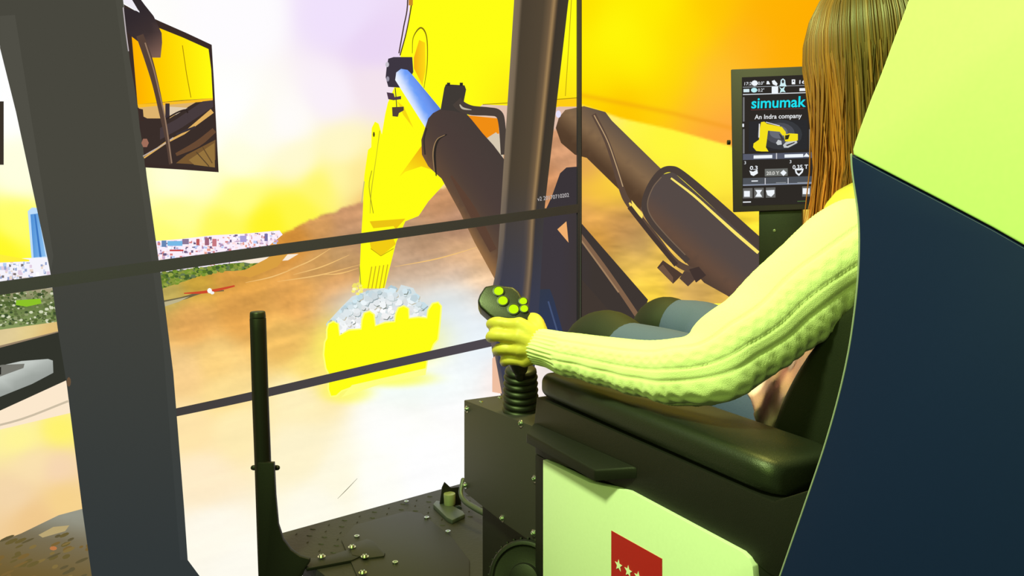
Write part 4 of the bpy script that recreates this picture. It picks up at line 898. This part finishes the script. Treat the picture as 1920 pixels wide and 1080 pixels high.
# torso and right sleeve of the sweater in the same garment
def loft(bm, secs, seg=48, k=None):
    """secs: (centre, x axis half, y axis half) ellipses"""
    rings = []
    for c, ax, ay in secs: rings.append([bm.verts.new(c+ax*math.cos(t)+ay*math.sin(t)) for t in [2*math.pi*j/seg for j in range(seg)]])
    for a, b in zip(rings, rings[1:]):
        for j in range(seg): bm.faces.new((a[j], a[(j+1) % seg], b[(j+1) % seg], b[j]))
    bm.faces.new(rings[0][::-1]); bm.faces.new(rings[-1])
acr = (shR-sh).normalized(); dep = Vector((-acr.y, acr.x, 0)).normalized()
mid = (sh+shR)/2
if True:
    loft(bmS, [(pel-Z*.06, acr*.17, dep*.13), (pel, acr*.175, dep*.13), (pel.lerp(mid, .35), acr*.165, dep*.115), (pel.lerp(mid, .7), acr*.17, dep*.095), (mid, acr*.15, dep*.075), (mid+Z*.06, acr*.08, dep*.055), (neck+Z*.01, acr*.062, dep*.06), (neck+Z*.035, acr*.06, dep*.058)])
    tube(bmS, [shR, shR.lerp(elR, .5), elR, elR.lerp(handR, .5), handR-(handR-elR).normalized()*.02], [.068, .066, .06, .052, .04], 24)
swt = bmo('sweater', bmS, M_KNIT, person, smooth=True)
# pinkish shirt hem showing under the arm
M_HEM = mat('dusty pink cloth', (236, 190, 225), .9, 0, .6, 500, .1)
bm = bmesh.new()
hp_ = [(1405, 725), (1445, 695), (1500, 655), (1560, 600), (1600, 575), (1600, 700), (1500, 800), (1440, 818), (1425, 800), (1408, 755)]
def hemw(x, y):
    return W(x, y, 1.17+.0)
g = 26; nx_, ny_ = 30, 30; vs = {}
for i in range(nx_+1):
    t = i/nx_; a = Vector((1402+200*t, 728-158*t, 0)); b = Vector((1428+130*t, 822-90*t, 0))
    for j in range(ny_+1):
        s = j/ny_; q = a.lerp(b, s); dd = 1.165+.012*math.sin(s*9+t*14)+.010*math.sin(t*22-s*4)-.03*math.sin(math.pi*s)-.02*math.exp(-((t-.35)/.16)**2-((s-.55)/.3)**2)
        vs[i, j] = bm.verts.new(W(q.x, q.y, dd))
for i in range(nx_):
    for j in range(ny_): bm.faces.new((vs[i, j], vs[i+1, j], vs[i+1, j+1], vs[i, j+1]))
o = bmo('shirt_hem', bm, M_HEM, person, smooth=True); sd = o.modifiers.new('thick', 'SOLIDIFY'); sd.thickness = .004; sd.offset = 1
# jeans and boots
def vp(px, py, d, rpx): q = W(px, py, d); return (q, rpx*d/FPX)
bm = bmesh.new()
tube(bm, [W(1560, 830, 1.28), W(1480, 800, 1.27), W(1380, 748, 1.32), W(1250, 690, 1.42), W(1168, 656, 1.49)], [.125, .10, .088, .070, .054], 28)
tube(bm, [W(1600, 800, 1.40), W(1520, 770, 1.42), W(1420, 700, 1.50), W(1330, 636, 1.60), W(1288, 618, 1.63)], [.12, .09, .076, .070, .063], 28)
bmo('jeans', bm, M_JEANS, person, smooth=True)
for (a_, k1, k2, an) in ((W(1172, 657, 1.49), W(1140, 640, 1.53), W(1112, 642, 1.55), ankL), (W(1268, 616, 1.66), W(1250, 610, 1.67), W(1236, 612, 1.68), ankR)):
    bm = bmesh.new(); tube(bm, [a_, k1, k2+Z*-.01, k2.lerp(an, .12)+FH*.0, k2.lerp(an, .5), an], [.057, .060, .058, .056, .056, .042], 28)
    tube(bm, [an-Z*.035-FH*.03, an-Z*.04+FH*.06, an-Z*.047+FH*.15], [.042, .040, .030], 18)
    bmo('boot', bm, M_BOOT, person, smooth=True)

# hair: cap and long hanging strands
def hair_mat():
    m = bpy.data.materials.new('brown hair'); m.use_nodes = True; nt = m.node_tree; b = nt.nodes['Principled BSDF']
    a = nt.nodes.new('ShaderNodeVertexColor'); a.layer_name = 'Col'; nt.links.new(a.outputs['Color'], b.inputs['Base Color'])
    b.inputs['Roughness'].default_value = .42; b.inputs['Anisotropic'].default_value = .5; return m
M_HAIR = hair_mat()
bm = bmesh.new(); lay = bm.verts.layers.float_color.new('Col'); rh = random.Random(9)
def strand(pts, r0, col0, col1, n=4):
    ref = None; rings = []
    m = len(pts)
    for i in range(m):
        t = (pts[min(i+1, m-1)]-pts[max(i-1, 0)]).normalized()
        if ref is None: ref = t.orthogonal().normalized()
        ref = (ref-t*ref.dot(t)).normalized(); s = t.cross(ref); u_ = i/(m-1); r = r0*(1-.75*u_**2)
        row = []
        for j in range(n):
            a = 2*math.pi*j/n; v = bm.verts.new(pts[i]+(ref*math.cos(a)+s*math.sin(a))*r)
            v[lay] = (*[p*(1-u_)+q*u_ for p, q in zip(col0, col1)], 1); row.append(v)
        rings.append(row)
    for a, b in zip(rings, rings[1:]):
        for j in range(n): bm.faces.new((a[j], a[(j+1) % n], b[(j+1) % n], b[j]))
clumps = [(rh.uniform(-math.pi, math.pi), rh.gauss(0, .007), rh.gauss(0, .007), rh.uniform(0, 6.28), rh.uniform(.25, .345), rh.random()) for _ in range(150)]
for i in range(3600):
    cl = clumps[i % len(clumps)]
    phi = cl[0]+rh.gauss(0, .10)                 # 0 = face
    phi = (phi+math.pi) % (2*math.pi)-math.pi
    if abs(phi) < .55: continue
    sgn = rh.uniform(.93, 1.02)
    rx, ry, rz = .094*sgn, .104*sgn, .126*sgn
    out = hr*math.sin(phi)*rx+hf*math.cos(phi)*ry
    drop = cl[4]*rh.uniform(.9, 1.03)
    pts = []
    j1, j2 = cl[1]+rh.gauss(0, .003), cl[2]+rh.gauss(0, .003)
    side_ = max(0, -math.sin(phi))*max(0, math.cos(phi)+.35)      # left temple locks swing forward
    for k in range(16):
        u_ = k/15
        if u_ < .4:
            a = u_/.4*math.pi/2; p = hc+out*math.sin(a)+hu*rz*math.cos(a)
        else:
            q = (u_-.4)/.6; nar = 1-.24*q-.12*math.sin(q*math.pi)*.5
            p = hc+out*nar-Z*(drop*q)+Vector((j1, j2, 0))*q*2.0
            p += FH*(-.02*q+.055*side_*max(0, q-.55))+Vector((.006*math.sin(q*6+cl[3]), .006*math.cos(q*5+cl[3]), 0))*q
        pts.append(p)
    v = (.7+.6*cl[5])*rh.uniform(.85, 1.15); c = min(1, .25*cl[5]+1.1*side_+rh.uniform(0, .2))
    c0_ = tuple(x*v for x in lin((88, 70, 34))); c1_ = tuple((a*(1-c)+b*c)*v for a, b in zip(lin((112, 80, 44)), lin((205, 112, 48))))  # tips of left locks turn orange: screen backlight put into the colour
    strand(pts, rh.uniform(.0010, .0021), c0_, c1_)
bmesh.ops.create_uvsphere(bm, u_segments=32, v_segments=20, radius=.001)
for v in bm.verts[-(32*19+2):]:
    d = (v.co*1000); 
    v[lay] = (*lin((70, 54, 28)), 1)
    y_ = d.y if d.y < .35 else .35+(d.y-.35)*.2
    v.co = hc+hr*d.x*.090+hf*(y_*.101-.004)+hu*(d.z*.120+.004)
bmo('hair', bm, M_HAIR, person, smooth=True)
